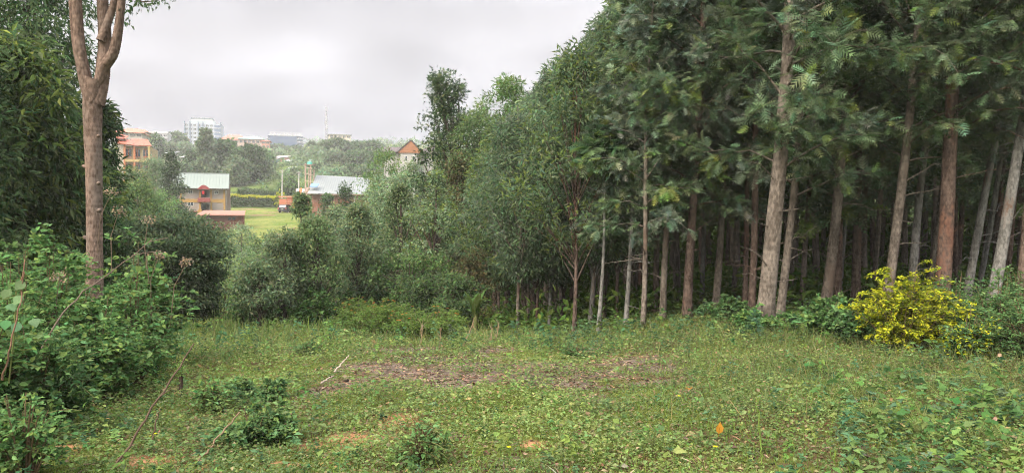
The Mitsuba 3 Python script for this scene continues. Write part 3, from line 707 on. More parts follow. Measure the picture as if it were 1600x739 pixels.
    (520, 240, 240, 18, 0.0, 'round', GREEN_GREY, None, 0.7, 'bark_brown', 'far_tree', 'grey hazy tree in the second row below the cream flats', dict(clumps=80, cr=1.6)),
    (560, 240, 240, 18, 0.0, 'round', GREEN_DARK, None, 0.7, 'bark_brown', 'far_tree', 'dark hazy tree in the second row right of the cream flats', dict(clumps=80, cr=1.6)),
    (404, 400, 17.5, 34, 0.25, 'egg', GREEN_GREY, TIP_G, 0.085, 'bark_brown', 'feathery_tree', 'slender young tree at the left of the clearing\'s far rim', dict(clumps=100, cr=0.2, tip_share=0.2)),
    (446, 345, 18.5, 40, 0.28, 'egg', GREEN_GREY, TIP_G, 0.09, 'bark_brown', 'feathery_tree', 'slender young tree on a forked stem, second from the left on the rim', dict(clumps=150, cr=0.22, tip_share=0.25)),
    (497, 322, 19.0, 42, 0.30, 'egg', GREEN_A, TIP_G, 0.09, 'bark_brown', 'feathery_tree', 'slender young green tree on a straight dark stem on the rim', dict(clumps=170, cr=0.22, tip_share=0.25)),
    (560, 318, 20.5, 44, 0.22, 'egg', GREEN_GREY, TIP_G, 0.095, 'bark_brown', 'feathery_tree', 'taller young grey tree on the rim behind the orange flowers\' left end', dict(clumps=190, cr=0.24, tip_share=0.25)),
    (626, 290, 24.0, 48, 0.2, 'egg', GREEN_A, TIP_G, 0.10, 'bark_brown', 'feathery_tree', 'tall young tree behind the flower stand', dict(clumps=210, cr=0.28, tip_share=0.25)),
    (682, 270, 23.0, 44, 0.2, 'egg', GREEN_GREY, TIP_L, 0.10, 'bark_brown', 'feathery_tree', 'tall young tree just left of the brown dry tree', dict(clumps=200, cr=0.28, tip_share=0.2)),
    (772, 200, 23.0, 36, 0.32, 'egg', GREEN_A, TIP_L, 0.11, 'bark_brown', 'feathery_tree', 'tall leafy tree just right of the brown dry tree', dict(clumps=210, cr=0.3, tip_share=0.2)),
    (816, 165, 24.0, 32, 0.32, 'egg', GREEN_GREY, TIP_L, 0.11, 'bark_brown', 'feathery_tree', 'tall grey green tree at the wood\'s left corner', dict(clumps=200, cr=0.3, tip_share=0.2)),
]
for i, (u, vt, Y, hw, hb, shape, cols, tip, ls, bark, name, label, more) in enumerate(MID):
    H = tall(u, vt, Y)
    R = hw / F * Y * (1.22 if 360 < u < 840 and Y < 50 else 1.0)
    kw = dict(clumps=120, per=56, cr=0.36)
    kw.update(more)
    if 360 < u < 715 and Y < 50:
        kw.update(clumps=int(kw['clumps'] * 0.95), per=int(kw['per'] * 0.6), jag=0.65, hole=max(kw.get('hole', 0), 0.52), limbs=40, cr=kw['cr'] * 0.85)
        ls *= 1.2
    loc = on_ground(u, Y) - [0, 0, 0.06]
    if kw.get('base', 1) is None:
        kw.pop('base')
    if Y > 150:
        kw['per'], ls, kw['lw'] = 40, ls * 1.5, 0.6
    kw.setdefault('limbs', 20 if Y < 50 else 6)
    tone = 0.74 + 0.52 * ((i * 0.618034) % 1)                              # no two trees are of quite the same green
    cols = [tuple(tone * c for c in t) for t in cols]
    made = leafy(H, hb, R, 0.012 * H + 0.02 + 0.01 * R, 500 + i, cols, ls=ls, lw=kw.pop('lw', 0.42), shape=shape, tip=tip, **kw)
    plant(name, label, 'tree', made, loc, bark)

# --- the broad pinnate leaved crown in front of the wood
w, c = silky_oak(tall(945, 212, 14.2), 0.82, 0.60, 0.045, 77, lean=(0.035, 0), limbs=26, per=6, fl=0.30, cols=[(0.055, 0.105, 0.05), (0.09, 0.155, 0.075)], gap=0.2, grey=0.0, droop=0.5, base=frond(8, 0.42, 0.11, 0.3))
plant('pinnate_tree', 'small tree with broad glossy pinnate leaves spread flat on top of a pale stem', 'tree', (w, c), on_ground(936, 14.2), 'bark_grey')

# --- the tall forked tree on the left
def forked_tree():
    rng = np.random.default_rng(5)
    Y = 12.0
    base = on_ground(146, Y)
    key = thing('forked_tree', 'tall bare pinkish trunk forking into four upright limbs beside the leafy bushes', 'tree')
    W = lambda u, v, dy=0.0: np.array([X_at(u, Y + dy), Y + dy, Z_at(v, Y + dy)])  # noqa: E731
    px = Y / F

    def bole(pts, radii, n=26, sides=18, seed=1, rough=0.05):
        pts, s = np.array(pts), np.linspace(0, 1, len(pts))
        from scipy.interpolate import PchipInterpolator
        q = np.linspace(0, 1, n)
        return tube(PchipInterpolator(s, pts)(q), np.interp(q, s, radii), sides, rough=rough, seed=seed)
    m = Soup()
    m.add(*bole([base - [0, 0, 0.1], W(147, 430), W(148, 300), W(147, 180), W(152, 125)], np.array([15, 12, 11.4, 13.5, 15]) * px, 40, 20, 1, 0.045), (1, 1, 1))
    part(key, 'trunk', m.ply('bark_pink', smooth=True))
    for v, side in ((330, 1), (262, -1), (215, 1), (288, 1), (372, -1)):          # healed branch stubs
        a = W(147, v) + [side * 10 * px, -0.05, 0]
        part(key, 'stub', Soup().add(*tube(np.array([a - [side * 0.03, 0, 0], a + [side * 0.025, -0.01, 0.02], a + [side * 0.04, -0.015, 0.03]]), np.array([0.045, 0.03, 0.018]), 9, True, 0.2), (1, 1, 1)).ply('bark_pink', smooth=True))
    limbs = [
        ([W(146, 150), W(136, 128), W(124, 105), W(115, 60), W(111, 0), W(108, -90), W(100, -200)], [10, 9, 7.5, 6.5, 6, 5, 4]),
        ([W(146, 160), W(138, 120), W(133, 70), W(130, 0), W(127, -100), W(131, -210)], [12, 11, 9.5, 8.5, 7, 5]),
        ([W(154, 165), W(160, 110), W(160, 60), W(157, 0), W(160, -90), W(152, -200)], [13, 12, 11, 9.5, 8, 6]),
        ([W(155, 140), W(168, 108), W(184, 88), W(193, 50), W(199, 0), W(208, -80), W(216, -170)], [10, 9.5, 9, 7.5, 6.5, 5.5, 4]),
        ([W(161, 66), W(170, 35), W(178, 0), W(184, -60), W(190, -150)], [8, 7, 6, 5, 4]),
    ]
    for k, (pts, rad) in enumerate(limbs):
        dy = [0.12, -0.1, 0.15, -0.08, 0.1][k]
        pts = [p + np.array([0, dy * min(1, j / 2), 0]) for j, p in enumerate(pts)]
        part(key, 'limb', Soup().add(*bole(pts, np.array(rad) * 0.85 * px, 26, 12, 3 + k), (1, 1, 1)).ply('bark_pink', smooth=True))
    # crown, mostly above the frame, with a hanging sprig to the right
    P, wood = [], Soup()
    tops = [W(100, -200), W(131, -210), W(152, -200), W(216, -170), W(190, -150)]
    for a in range(34):
        t0 = tops[a % 5] - [0, 0, rng.uniform(0, 0.5)]
        d = unit(np.array([rng.normal(), rng.normal(), rng.uniform(0.1, 1.2)]))
        pts = curve_pts(t0, d, rng.uniform(0.9, 1.9), 0.25, 6, 0.03, rng)
        wood.add(*tube(pts, np.linspace(0.03, 0.006, 6), 5), (1, 1, 1))
        P += [pts[k] + rng.normal(0, 0.18, 3) for k in (2, 3, 4, 4, 5, 5, 5)]
    sprig = [np.array([W(199, -40), W(212, -12), W(225, 6), W(243, 5), W(262, 1)]), np.array([W(199, -40), W(230, -40), W(255, -22), W(272, -6)])]
    for pts in sprig:
        wood.add(*tube(pts, np.linspace(0.022, 0.004, len(pts)), 5), (1, 1, 1))
    S_ = [W(u, v, rng.normal(0, 0.15)) for u, v in [(206, 22), (203, 34), (207, 8), (214, 4), (222, 10), (230, 8), (240, 8), (250, 4), (262, 2), (272, -4), (236, 0), (200, 12), (245, -8), (224, -4)]]
    P = np.array(P)
    n = len(P) * 26
    k = np.repeat(np.arange(len(P)), 26)
    m = len(S_) * 9
    k2 = np.repeat(np.arange(len(S_)), 9)
    pos = np.vstack([P[k] + rng.normal(0, 0.22, (n, 3)), np.array(S_)[k2] + rng.normal(0, 0.05, (m, 3))])
    D = rng.normal(0, 0.6, (n + m, 3)) - [0, 0, 0.6]
    C = tint(GREEN_DARK, n + m, rng)
    part(key, 'twigs', wood.ply('bark_brown', smooth=True))
    part(key, 'crown', Soup().add(*scatter(LEAF, pos, frames(D, rng, 0.7), np.r_[0.16 * rng.uniform(0.7, 1.2, n), 0.10 * rng.uniform(0.7, 1.2, m)][:, None] * np.array([[1, 0.42, 1]]), C)).ply('leaf'))


forked_tree()

# ------------------------------------------------------------------ shrubs and bushes
BUSH = [(0.072, 0.147, 0.049), (0.123, 0.233, 0.08), (0.174, 0.311, 0.114)]
BUSH_TIP = [(0.15, 0.24, 0.06), (0.20, 0.28, 0.09)]
BUSH_DARK = [(0.056, 0.108, 0.041), (0.1, 0.186, 0.07), (0.155, 0.264, 0.105)]
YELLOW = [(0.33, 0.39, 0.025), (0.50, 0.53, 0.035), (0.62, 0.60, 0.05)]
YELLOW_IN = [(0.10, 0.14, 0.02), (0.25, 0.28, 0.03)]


def bush(H, R, seed, cols, tip=None, leaves=5200, ls=0.06, lw=0.62, base=OVATE, stems=26, jag=0.4, tip_share=0.2, depth=None, drop=0.25, ry=0.8, sprig=0.35):
    """(stems, foliage): upright leafy shoots from one root, leaves along the outer part of each."""
    rng = np.random.default_rng(seed)
    wood = Soup()
    P, D, K = [], [], []
    shoots = stems * 7
    per = leaves // shoots
    for i in range(stems):
        az = rng.random() * 6.283
        s = math.sqrt(rng.random())
        end = np.array([math.cos(az) * R * s, math.sin(az) * R * ry * s, H * (1 - 0.55 * s ** 2.2) * rng.uniform(0.70, 1.06)])
        p0 = np.array([end[0] * 0.25, end[1] * 0.25, -0.03])
        mid = np.array([end[0] * 0.5, end[1] * 0.5, end[2] * 0.62])
        t = np.linspace(0, 1, 7)[:, None]
        pts = p0 * (1 - t) ** 2 + 2 * mid * t * (1 - t) + end * t ** 2
        wood.add(*tube(pts, np.linspace(0.008 + 0.004 * H, 0.003, 7), 4), (0.14, 0.10, 0.06))
        for j in range(7):
            u = rng.uniform(0.15, 1.0)
            a = np.array([np.interp(u, t[:, 0], pts[:, c]) for c in range(3)])
            d = unit(np.array([math.cos(az) * s + rng.normal(0, 0.7), math.sin(az) * s + rng.normal(0, 0.7), rng.uniform(-0.1, 0.9)]))
            L = sprig * rng.uniform(0.5, 1.2) * (0.5 + 0.5 * H)
            q = curve_pts(a, d, L, drop, 5)
            wood.add(*tube(q, np.linspace(0.004, 0.0018, 5), 3), (0.12, 0.13, 0.05))
            g = rng.uniform(0.12, 1.0, per)
            P.append(np.stack([np.interp(g, np.linspace(0, 1, 5), q[:, c]) for c in range(3)], -1) + rng.normal(0, 0.012, (per, 3)))
            D.append(d * 0.5 + unit(rng.normal(0, 1, (per, 3)) * [1, 1, 0.45]) * 0.9)
            K.append(np.stack([g, np.full(per, a[2] / H), np.full(per, rng.random())], -1))
    P, D, K = np.vstack(P), np.vstack(D), np.vstack(K)
    P[:, 2] = np.maximum(P[:, 2], 0.02)
    n = len(P)
    C = tint(cols, n, rng, 0.12, 0.2)
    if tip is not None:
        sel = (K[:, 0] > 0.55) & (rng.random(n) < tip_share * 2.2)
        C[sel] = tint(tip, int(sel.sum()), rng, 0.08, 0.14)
    S = ls * rng.uniform(0.55, 1.35, (n, 1)) * np.array([[1, lw, 1]])
    return wood, Soup().add(*scatter(base, P, frames(D, rng, 0.45), S, C))


def shrub(name, label, cat, u, Y, v_top, half, cols, seed, **kw):
    loc = on_ground(u, Y)
    H = max(0.15, Z_at(v_top, Y) - loc[2])
    key = thing(name, label, cat)
    wood, fol = bush(H, half / F * Y, seed, cols, **kw)
    part(key, 'stems', moved(wood.ply('matte', smooth=True), loc))
    part(key, 'foliage', moved(fol.ply('leaf'), loc))
    return key


LEFT_BUSH = [
    (10, 6.6, 395, 92, BUSH, 0.062, 6600, 'tall leafy bush at the left edge with small pointed leaves'),
    (76, 7.6, 380, 66, BUSH, 0.062, 6600, 'dense leafy bush left of the tall trunk\'s foot'),
    (212, 9.2, 385, 44, BUSH, 0.080, 3200, 'bush of round heart shaped leaves just right of the tall trunk'),
    (204, 8.0, 430, 50, BUSH, 0.060, 4200, 'darker bush below the round leaved bush'),
    (146, 7.0, 462, 62, BUSH, 0.060, 5200, 'dark shaded bush in the middle of the left thicket'),
    (50, 5.6, 500, 80, BUSH_DARK, 0.056, 5600, 'lower dark bush at the front left of the thicket'),
    (-60, 5.2, 420, 90, BUSH, 0.060, 5200, 'leafy bush mostly cut off by the left edge'),
    (110, 13.0, 405, 60, BUSH_DARK, 0.070, 4200, 'dark bush behind the tall trunk\'s foot'),
    (30, 9.8, 372, 90, BUSH_DARK, 0.070, 4600, 'dark bush at the back of the left thicket'),
]
for i, (u, Y, vt, hw, cols, ls, n, label) in enumerate(LEFT_BUSH):
    shrub('bush', label, 'bush', u, Y, vt, hw, cols, 800 + i, leaves=n, ls=ls, tip=BUSH_TIP, tip_share=0.12, lw=0.85 if ls > 0.075 else 0.6, stems=34)

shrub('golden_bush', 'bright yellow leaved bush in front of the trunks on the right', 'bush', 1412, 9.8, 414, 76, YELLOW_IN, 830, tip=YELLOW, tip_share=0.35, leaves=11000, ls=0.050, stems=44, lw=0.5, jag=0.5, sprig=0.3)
shrub('golden_shoot', 'tall yellow green shoot sticking up behind the yellow bush', 'bush', 1466, 10.0, 398, 16, BUSH, 831, tip=YELLOW, tip_share=0.35, leaves=700, ls=0.055, stems=7, sprig=0.22)
shrub('golden_bush', 'small patch of yellow leaves low between yellow bush and green shrub', 'bush', 1512, 8.9, 478, 40, BUSH_DARK, 832, tip=YELLOW, tip_share=0.20, leaves=2300, ls=0.046, stems=18, sprig=0.26)
for i, (u, Y, vt, hw, n, label) in enumerate([
        (1560, 9.6, 432, 56, 6400, 'green shrub wall right of the yellow bush'), (1498, 10.4, 424, 40, 3600, 'green leafy shrub just behind the yellow bush\'s right end'),
        (1622, 8.8, 440, 60, 4800, 'green shrub cut off by the right edge'), (1600, 10.8, 424, 50, 3400, 'taller green shrub behind the wall of green at right')]):
    shrub('green_shrub', label, 'shrub', u, Y, vt, hw, BUSH_DARK, 840 + i, tip=BUSH, tip_share=0.2, leaves=n, ls=0.050, stems=36, lw=0.5)
shrub('creeper_mound', 'low mound of creeping leaves left of the yellow bush', 'bush', 1290, 11.2, 466, 58, BUSH, 850, leaves=4600, ls=0.075, lw=0.8, stems=34, tip=BUSH_TIP, tip_share=0.1)
shrub('creeper_mound', 'smaller creeper mound hugging the trunk foot behind the weeds', 'bush', 1330, 10.6, 478, 40, BUSH_DARK, 851, leaves=2400, ls=0.07, lw=0.8, stems=22, tip=BUSH, tip_share=0.2)
shrub('green_shrub', 'small dark leafy shrub between the beige trunk and the red pair', 'shrub', 1134, 13.4, 466, 34, BUSH_DARK, 852, leaves=2800, ls=0.075, tip=BUSH, tip_share=0.15, stems=24)
shrub('green_shrub', 'low pale leafy clump at the foot of the red pair', 'shrub', 1182, 11.6, 482, 26, BUSH, 853, leaves=1500, ls=0.08, tip=BUSH_TIP, tip_share=0.15, stems=16)
for i, (u, Y, vt, hw, n, cols, label) in enumerate([
        (396, 6.9, 592, 50, 2600, BUSH_DARK, 'dark compact bush in the left clearing, farther of two'), (392, 5.25, 632, 58, 3200, BUSH_DARK, 'dark compact bush in the left clearing, nearer of two'),
        (655, 4.75, 652, 24, 420, BUSH, 'small bright leafy weed on bare soil near the middle'), (480, 10.6, 540, 30, 900, BUSH_DARK, 'low brownish shrub at the clearing\'s left rear'),
        (905, 9.9, 535, 30, 700, BUSH_DARK, 'dry tangled shrublet in the middle of the far clearing'), (330, 6.4, 590, 22, 520, BUSH, 'upright pale weed right of the little post'),
        (30, 4.4, 610, 60, 1400, BUSH, 'weedy leafy plant in the lower left corner')]):
    shrub('low_bush', label, 'bush', u, Y, vt, hw, cols, 860 + i, tip=BUSH_TIP, tip_share=0.08, leaves=n, ls=0.042, stems=18, sprig=0.25)
for i, (u, Y, vt, hw, n, cols, label) in enumerate([
        (384, 19.5, 446, 34, 1500, BUSH, 'low green bush on the grassy bank left of the young grey trees'), (440, 20.5, 440, 40, 2000, BUSH_DARK, 'bush at the foot of the short stemmed young grey tree'),
        (486, 18.5, 450, 36, 1900, BUSH, 'green bush left of the bare dark stem'), (534, 20.0, 436, 44, 2200, BUSH_DARK, 'dark bush right of the bare dark stem'),
        (592, 21.5, 420, 46, 2400, BUSH_DARK, 'dark bush behind the sparser orange flowering weeds'), (414, 26.0, 420, 40, 1800, BUSH, 'pale bush below the small green tree'),
        (345, 27.0, 420, 26, 1200, BUSH, 'bush on the bank beside the layered trees'), (552, 28.0, 410, 44, 1900, BUSH, 'light bush deep between the valley trees'),
        (1050, 21.0, 446, 40, 1500, BUSH_DARK, 'dim bush between beige and red brown trunks')]):
    shrub('valley_bush', label, 'bush', u, Y, vt, hw, cols, 1200 + i, tip=BUSH_TIP, tip_share=0.1, leaves=n, ls=0.105, stems=24, lw=0.5)
FLOWER = [(0.55, 0.13, 0.03), (0.62, 0.20, 0.05)]
for i, (u, Y, vt, hw, n, label) in enumerate([(600, 14.6, 470, 66, 5200, 'feathery green weed stand with orange flowers, left half'), (668, 13.8, 476, 56, 4200, 'feathery green weed stand with orange flowers, right half'),
                                              (560, 16.0, 466, 44, 2800, 'sparser orange flowering weeds at the left end of the stand')]):
    key = shrub('flowering_weed', label, 'plant', u, Y, vt, hw, [(0.11, 0.19, 0.045), (0.17, 0.26, 0.07)], 880 + i, tip=BUSH_TIP, tip_share=0.2, leaves=n, ls=0.085, lw=0.22, base=LEAF2, stems=40)
    rng = np.random.default_rng(890 + i)
    loc = on_ground(u, Y)
    H = Z_at(vt, Y) - loc[2]
    m = 16
    a, s = rng.random(m) * 6.28, np.sqrt(rng.random(m))
    P = np.stack([np.cos(a) * s * hw / F * Y, np.sin(a) * s * 0.6, H * (1.02 - 0.45 * s * s)], -1) + loc
    k = np.repeat(np.arange(m), 7)
    az = np.tile(np.arange(7) * 6.283 / 7, m)
    D = np.stack([np.cos(az), np.sin(az), 0.35 + 0 * az], -1)
    part(key, 'blossoms', Soup().add(*scatter(LEAF2, P[k], frames(D, rng, 0.2), 0.032 * np.ones((len(k), 1)) * [[1, 0.6, 1]], tint(FLOWER, len(k), rng))).ply('leaf'))


# ------------------------------------------------------------------ ground vegetation (nobody could count it)
def wedge(n, r0, r1, rng, half=0.72, power=1.0):
    r = r0 * (r1 / r0) ** (rng.random(n) ** power)
    a = rng.uniform(-half, half, n)
    return r * np.sin(a), r * np.cos(a)


def weeds():
    rng = np.random.default_rng(31)
    n = 290000
    x, y = wedge(n, 2.6, 19, rng, power=0.85)
    bare = np.maximum(mask_np(x, y, MULCH, 3), mask_np(x, y, SOIL, 3))
    p = np.stack([x, y, 0 * x], -1)
    dens = meshkit.fbm(p * 1.6, 3, 9)
    keep = rng.random(n) > np.clip(bare * 0.88 + 2.3 * (0.45 - dens), 0, 0.97)
    x, y, p, dens = x[keep], y[keep], p[keep], dens[keep]
    n = len(x)
    kind = meshkit.fbm(p * 0.9 + 5, 3, 12)
    h = np.abs(rng.normal(0, 0.04, n)) * (0.25 + 5.0 * np.clip(dens - 0.35, 0, 1)) + 0.006
    P = np.stack([x, y, height(x, y) + h], -1)
    az = rng.random(n) * 6.283
    D = np.stack([np.cos(az), np.sin(az), rng.normal(0.15, 0.35, n)], -1)
    a = tint([(0.12, 0.19, 0.052), (0.185, 0.255, 0.08), (0.25, 0.31, 0.115)], n, rng, 0.12, 0.2)
    b = tint([(0.10, 0.155, 0.052), (0.16, 0.215, 0.085)], n, rng, 0.12, 0.2)
    d = tint([(0.20, 0.155, 0.08), (0.30, 0.24, 0.13)], n, rng, 0.12, 0.2)
    C = np.where((kind + rng.normal(0, 0.05, n) < 0.47)[:, None], b, a)
    C[rng.random(n) < 0.10 + 0.25 * smooth01((x - 2) / 4) * smooth01((y - 6) / 4)] = 0
    C = np.where(C.sum(1, keepdims=True) == 0, d, C)
    S = (0.015 + 0.0018 * y)[:, None] * np.exp(rng.normal(0, 0.38, (n, 1))) * np.array([[1, 0.62, 1]])
    s = Soup()
    near = y < 6
    for sel, base in ((near, LEAF), (~near, LEAF2)):
        s.add(*scatter(base, P[sel], frames(D[sel], rng, 0.4), S[sel], C[sel]))
    scene['weeds'] = s.ply('leaf')
    labels['weeds'] = {'label': 'low creeping green weeds covering the clearing', 'category': 'weeds', 'kind': 'stuff'}


def grass():
    rng = np.random.default_rng(33)
    s = Soup()

    def stand(x, y, L, w, cols, lean=0.45):
        n = len(x)
        P = np.stack([x, y, height(x, y) - 0.01], -1)
        D = np.stack([rng.normal(0, lean, n), rng.normal(0, lean, n), np.ones(n)], -1)
        s.add(*scatter(BLADE, P, frames(D, rng, 1.0, (1.0, 0, 0)), np.stack([L, w, L], -1), tint(cols, n, rng)))
    fresh = [(0.11, 0.18, 0.035), (0.18, 0.25, 0.055)]
    straw = [(0.22, 0.19, 0.10), (0.14, 0.19, 0.065), (0.12, 0.17, 0.06), (0.17, 0.20, 0.08)]
    # short blades all over
    n = 60000
    x, y = wedge(n, 2.6, 18, rng, power=0.8)
    bare = np.maximum(mask_np(x, y, MULCH, 3), mask_np(x, y, SOIL, 3))
    k = rng.random(n) > bare * 0.92
    x, y = x[k], y[k]
    stand(x, y, rng.uniform(0.03, 0.12, len(x)), 0.0045 + 0.0006 * y, fresh)
    # taller stand round the rim of the clearing and at the right
    n = 56000
    x, y = wedge(n, 7.5, 34, rng, half=0.70, power=0.75)
    u = x / y * F + CX
    rim = smooth01((y - np.interp(u, [0, 300, 560, 800, 1100, 1300, 1600], [8.2, 8.6, 9.6, 9.9, 9.9, 8.8, 8.0])) / 1.6)
    rim *= np.where(u > 1000, smooth01((15 - y) / 3), 1)
    k = rng.random(n) < rim * np.clip(0.3 + 1.6 * (meshkit.fbm(np.stack([x, y, 0 * x], -1) * 0.8, 3, 2) - 0.35), 0, 1)
    x, y = x[k], y[k]
    stand(x, y, rng.uniform(0.08, 0.36, len(x)), 0.005 + 0.0006 * y, [(0.11, 0.17, 0.05), (0.17, 0.23, 0.075), (0.19, 0.18, 0.09)], 0.5)
    n = 26000
    x, y = wedge(n, 5.0, 12.5, rng, half=0.68)
    u = x / y * F + CX
    k = rng.random(n) < smooth01((u - 950) / 250) * smooth01((y - 5.2) / 3)
    x, y = x[k], y[k]
    stand(x, y, rng.uniform(0.12, 0.34, len(x)), 0.004 + 0.0005 * y, straw, 0.5)
    # lush grass on the bank beyond the clearing, left
    n = 22000
    x, y = wedge(n, 14, 70, rng, half=0.62)
    u = x / y * F + CX
    k = (u > 280) & (u < 640)
    x, y = x[k], y[k]
    stand(x, y, rng.uniform(0.15, 0.5, len(x)), 0.010 + 0.0012 * y, [(0.10, 0.17, 0.04), (0.17, 0.24, 0.07), (0.20, 0.22, 0.09)], 0.35)
    scene['grass'] = s.ply('leaf')
    labels['grass'] = {'label': 'grass blades and dry stalks around and across the clearing', 'category': 'grass', 'kind': 'stuff'}


def leafy_weeds():
    """Upright little plants, thick in both lower corners and under the trees."""
    rng = np.random.default_rng(35)
    n = 9000
    x, y = wedge(n, 2.8, 30, rng, half=0.72, power=0.8)
    u = x / y * F + CX
    bare = np.maximum(mask_np(x, y, MULCH, 3), mask_np(x, y, SOIL, 3))
    want = (0.16 + 0.6 * smooth01((u - 950) / 350) + 0.6 * smooth01((420 - u) / 250) + 0.55 * smooth01((y - 9) / 3)) * (0.3 + 2.6 * np.clip(meshkit.fbm(np.stack([x, y, 0 * x], -1) * 1.1 + 3, 3, 21) - 0.35, 0, 0.5))
    k = (rng.random(n) < want * (1 - bare))
    x, y, u = x[k], y[k], u[k]
    n = len(x)
    H = 0.06 * np.exp(rng.exponential(0.55, n).clip(0, 1.15)) * (1 + 0.4 * smooth01((u - 1100) / 300)) * np.where(y > 10, 1.9, 1.0)
    per = 14
    i = np.repeat(np.arange(n), per)
    g = rng.uniform(0.15, 1.05, n * per)
    az = rng.random(n * per) * 6.283
    off = 0.35 * H[i] * (1.1 - g)
    P = np.stack([x[i] + np.cos(az) * off * 0.4, y[i] + np.sin(az) * off * 0.4, height(x, y)[i] + H[i] * g], -1)
    D = np.stack([np.cos(az), np.sin(az), rng.normal(0.15, 0.3, n * per)], -1)
    cols = np.where((rng.random(n) < 0.55)[:, None], tint([(0.055, 0.115, 0.05), (0.09, 0.165, 0.08)], n, rng), tint([(0.11, 0.19, 0.05), (0.17, 0.255, 0.08)], n, rng))[i]
    S = (0.24 * H[i] + 0.012)[:, None] * rng.uniform(0.7, 1.3, (n * per, 1)) * np.array([[1, 0.55, 1]])
    scene['undergrowth'] = Soup().add(*scatter(LEAF, P, frames(D, rng, 0.4), S, cols * (1 + rng.normal(0, 0.12, (n * per, 1))))).ply('leaf')
    labels['undergrowth'] = {'label': 'leafy undergrowth among the grass and below the trees', 'category': 'undergrowth', 'kind': 'stuff'}


def litter():
    rng = np.random.default_rng(37)
    n = 90000
    x, y = wedge(n, 3.0, 16, rng)
    k = rng.random(n) < np.clip(mask_np(x, y, MULCH, 3) * 0.9 + 0.035, 0, 1)
    x, y = x[k], y[k]
    n = len(x)
    P = np.stack([x, y, height(x, y) + np.abs(rng.normal(0, 0.015, n)) + 0.004], -1)
    az = rng.random(n) * 6.283
    D = np.stack([np.cos(az), np.sin(az), rng.normal(0.05, 0.2, n)], -1)
    twig = rng.random(n) < 0.6
    S = rng.uniform(0.03, 0.09, (n, 1)) * np.where(twig[:, None], [[1.5, 0.09, 1]], [[0.8, 0.5, 1]])
    C = np.where(twig[:, None], tint([(0.12, 0.085, 0.060), (0.25, 0.19, 0.135), (0.34, 0.28, 0.20)], n, rng), tint([(0.06, 0.04, 0.03), (0.16, 0.105, 0.075), (0.28, 0.2, 0.13)], n, rng))
    scene['litter'] = Soup().add(*scatter(LEAF2, P, frames(D, rng, 0.5), S, C)).ply('matte')
    labels['litter'] = {'label': 'brown chopped twigs and dead leaves on the cleared strips', 'category': 'litter', 'kind': 'stuff'}


def forest_floor():
    """Low growth inside the wood and a dense back to it."""
    rng = np.random.default_rng(39)
    n = 2600
    Y = 15.5 + 42 * rng.random(n) ** 0.8
    u = rng.uniform(740, 1900, n)
    x = X_at(u, Y)
    per = 46
    i = np.repeat(np.arange(n), per)
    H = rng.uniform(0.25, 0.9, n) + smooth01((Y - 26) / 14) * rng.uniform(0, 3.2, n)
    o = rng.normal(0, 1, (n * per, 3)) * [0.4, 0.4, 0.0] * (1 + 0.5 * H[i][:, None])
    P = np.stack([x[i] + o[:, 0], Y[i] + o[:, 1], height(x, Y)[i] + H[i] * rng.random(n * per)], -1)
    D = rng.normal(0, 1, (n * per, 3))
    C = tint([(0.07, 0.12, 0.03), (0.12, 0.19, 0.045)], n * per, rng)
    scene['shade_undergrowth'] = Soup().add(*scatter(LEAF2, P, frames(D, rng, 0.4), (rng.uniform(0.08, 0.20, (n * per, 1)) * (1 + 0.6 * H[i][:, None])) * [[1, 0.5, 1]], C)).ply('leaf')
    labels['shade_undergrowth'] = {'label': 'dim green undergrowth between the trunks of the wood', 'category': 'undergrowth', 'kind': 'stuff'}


def hillside_scrub():
    rng = np.random.default_rng(41)
    n = 4600
    y = 55 * (520 / 55) ** (rng.random(n) ** 0.7)
    u = rng.uniform(-250, 1000, n)
    x = X_at(u, y)
    lawn = (u > 345) & (u < 480) & (y < 150) & (y > 82)
    k = ~lawn & (meshkit.fbm(np.stack([x, y, 0 * x], -1) * 0.03, 3, 3) > 0.36)
    x, y = x[k], y[k]
    n = len(x)
    r = rng.uniform(0.5, 1.6, n) * (0.6 + y / 220)
    per = 40
    i = np.repeat(np.arange(n), per)
    o = unit(rng.normal(0, 1, (n * per, 3))) * (rng.random((n * per, 1)) ** 0.4) * r[i][:, None] * [1, 1, 0.8]
    P = np.stack([x[i], y[i], height(x, y)[i] + 0.4 * r[i]], -1) + o
    cols = np.where((rng.random(n) < 0.5)[:, None], tint(GREEN_A, n, rng), tint(GREEN_GREY, n, rng))[i]
    scene['hillside_scrub'] = Soup().add(*scatter(LEAF2, P, frames(o + rng.normal(0, .5, o.shape), rng, 0.5), (0.42 * r[i])[:, None] * rng.uniform(0.6, 1.3, (n * per, 1)) * [[1, 0.5, 1]], cols * (1 + rng.normal(0, 0.15, (n * per, 1))))).ply('leaf')
    labels['hillside_scrub'] = {'label': 'patchy green scrub on the slopes across the valley', 'category': 'scrub', 'kind': 'stuff'}


weeds()
grass()
leafy_weeds()
litter()
forest_floor()
hillside_scrub()


# ------------------------------------------------------------------ buildings across the valley
def box(x0, x1, y0, y1, z0, z1):
    m = trimesh.creation.box((x1 - x0, y1 - y0, z1 - z0))
    m.apply_translation(((x0 + x1) / 2, (y0 + y1) / 2, (z0 + z1) / 2))
    return np.array(m.vertices), np.array(m.faces)


def prism(poly, y0, y1):
    """Polygon in x, z extruded along y."""
    from shapely.geometry import Polygon
    m = trimesh.creation.extrude_polygon(Polygon(poly), y1 - y0, engine='earcut')
    v = np.array(m.vertices)
    return np.stack([v[:, 0], y1 - v[:, 2], v[:, 1]], -1), np.array(m.faces)


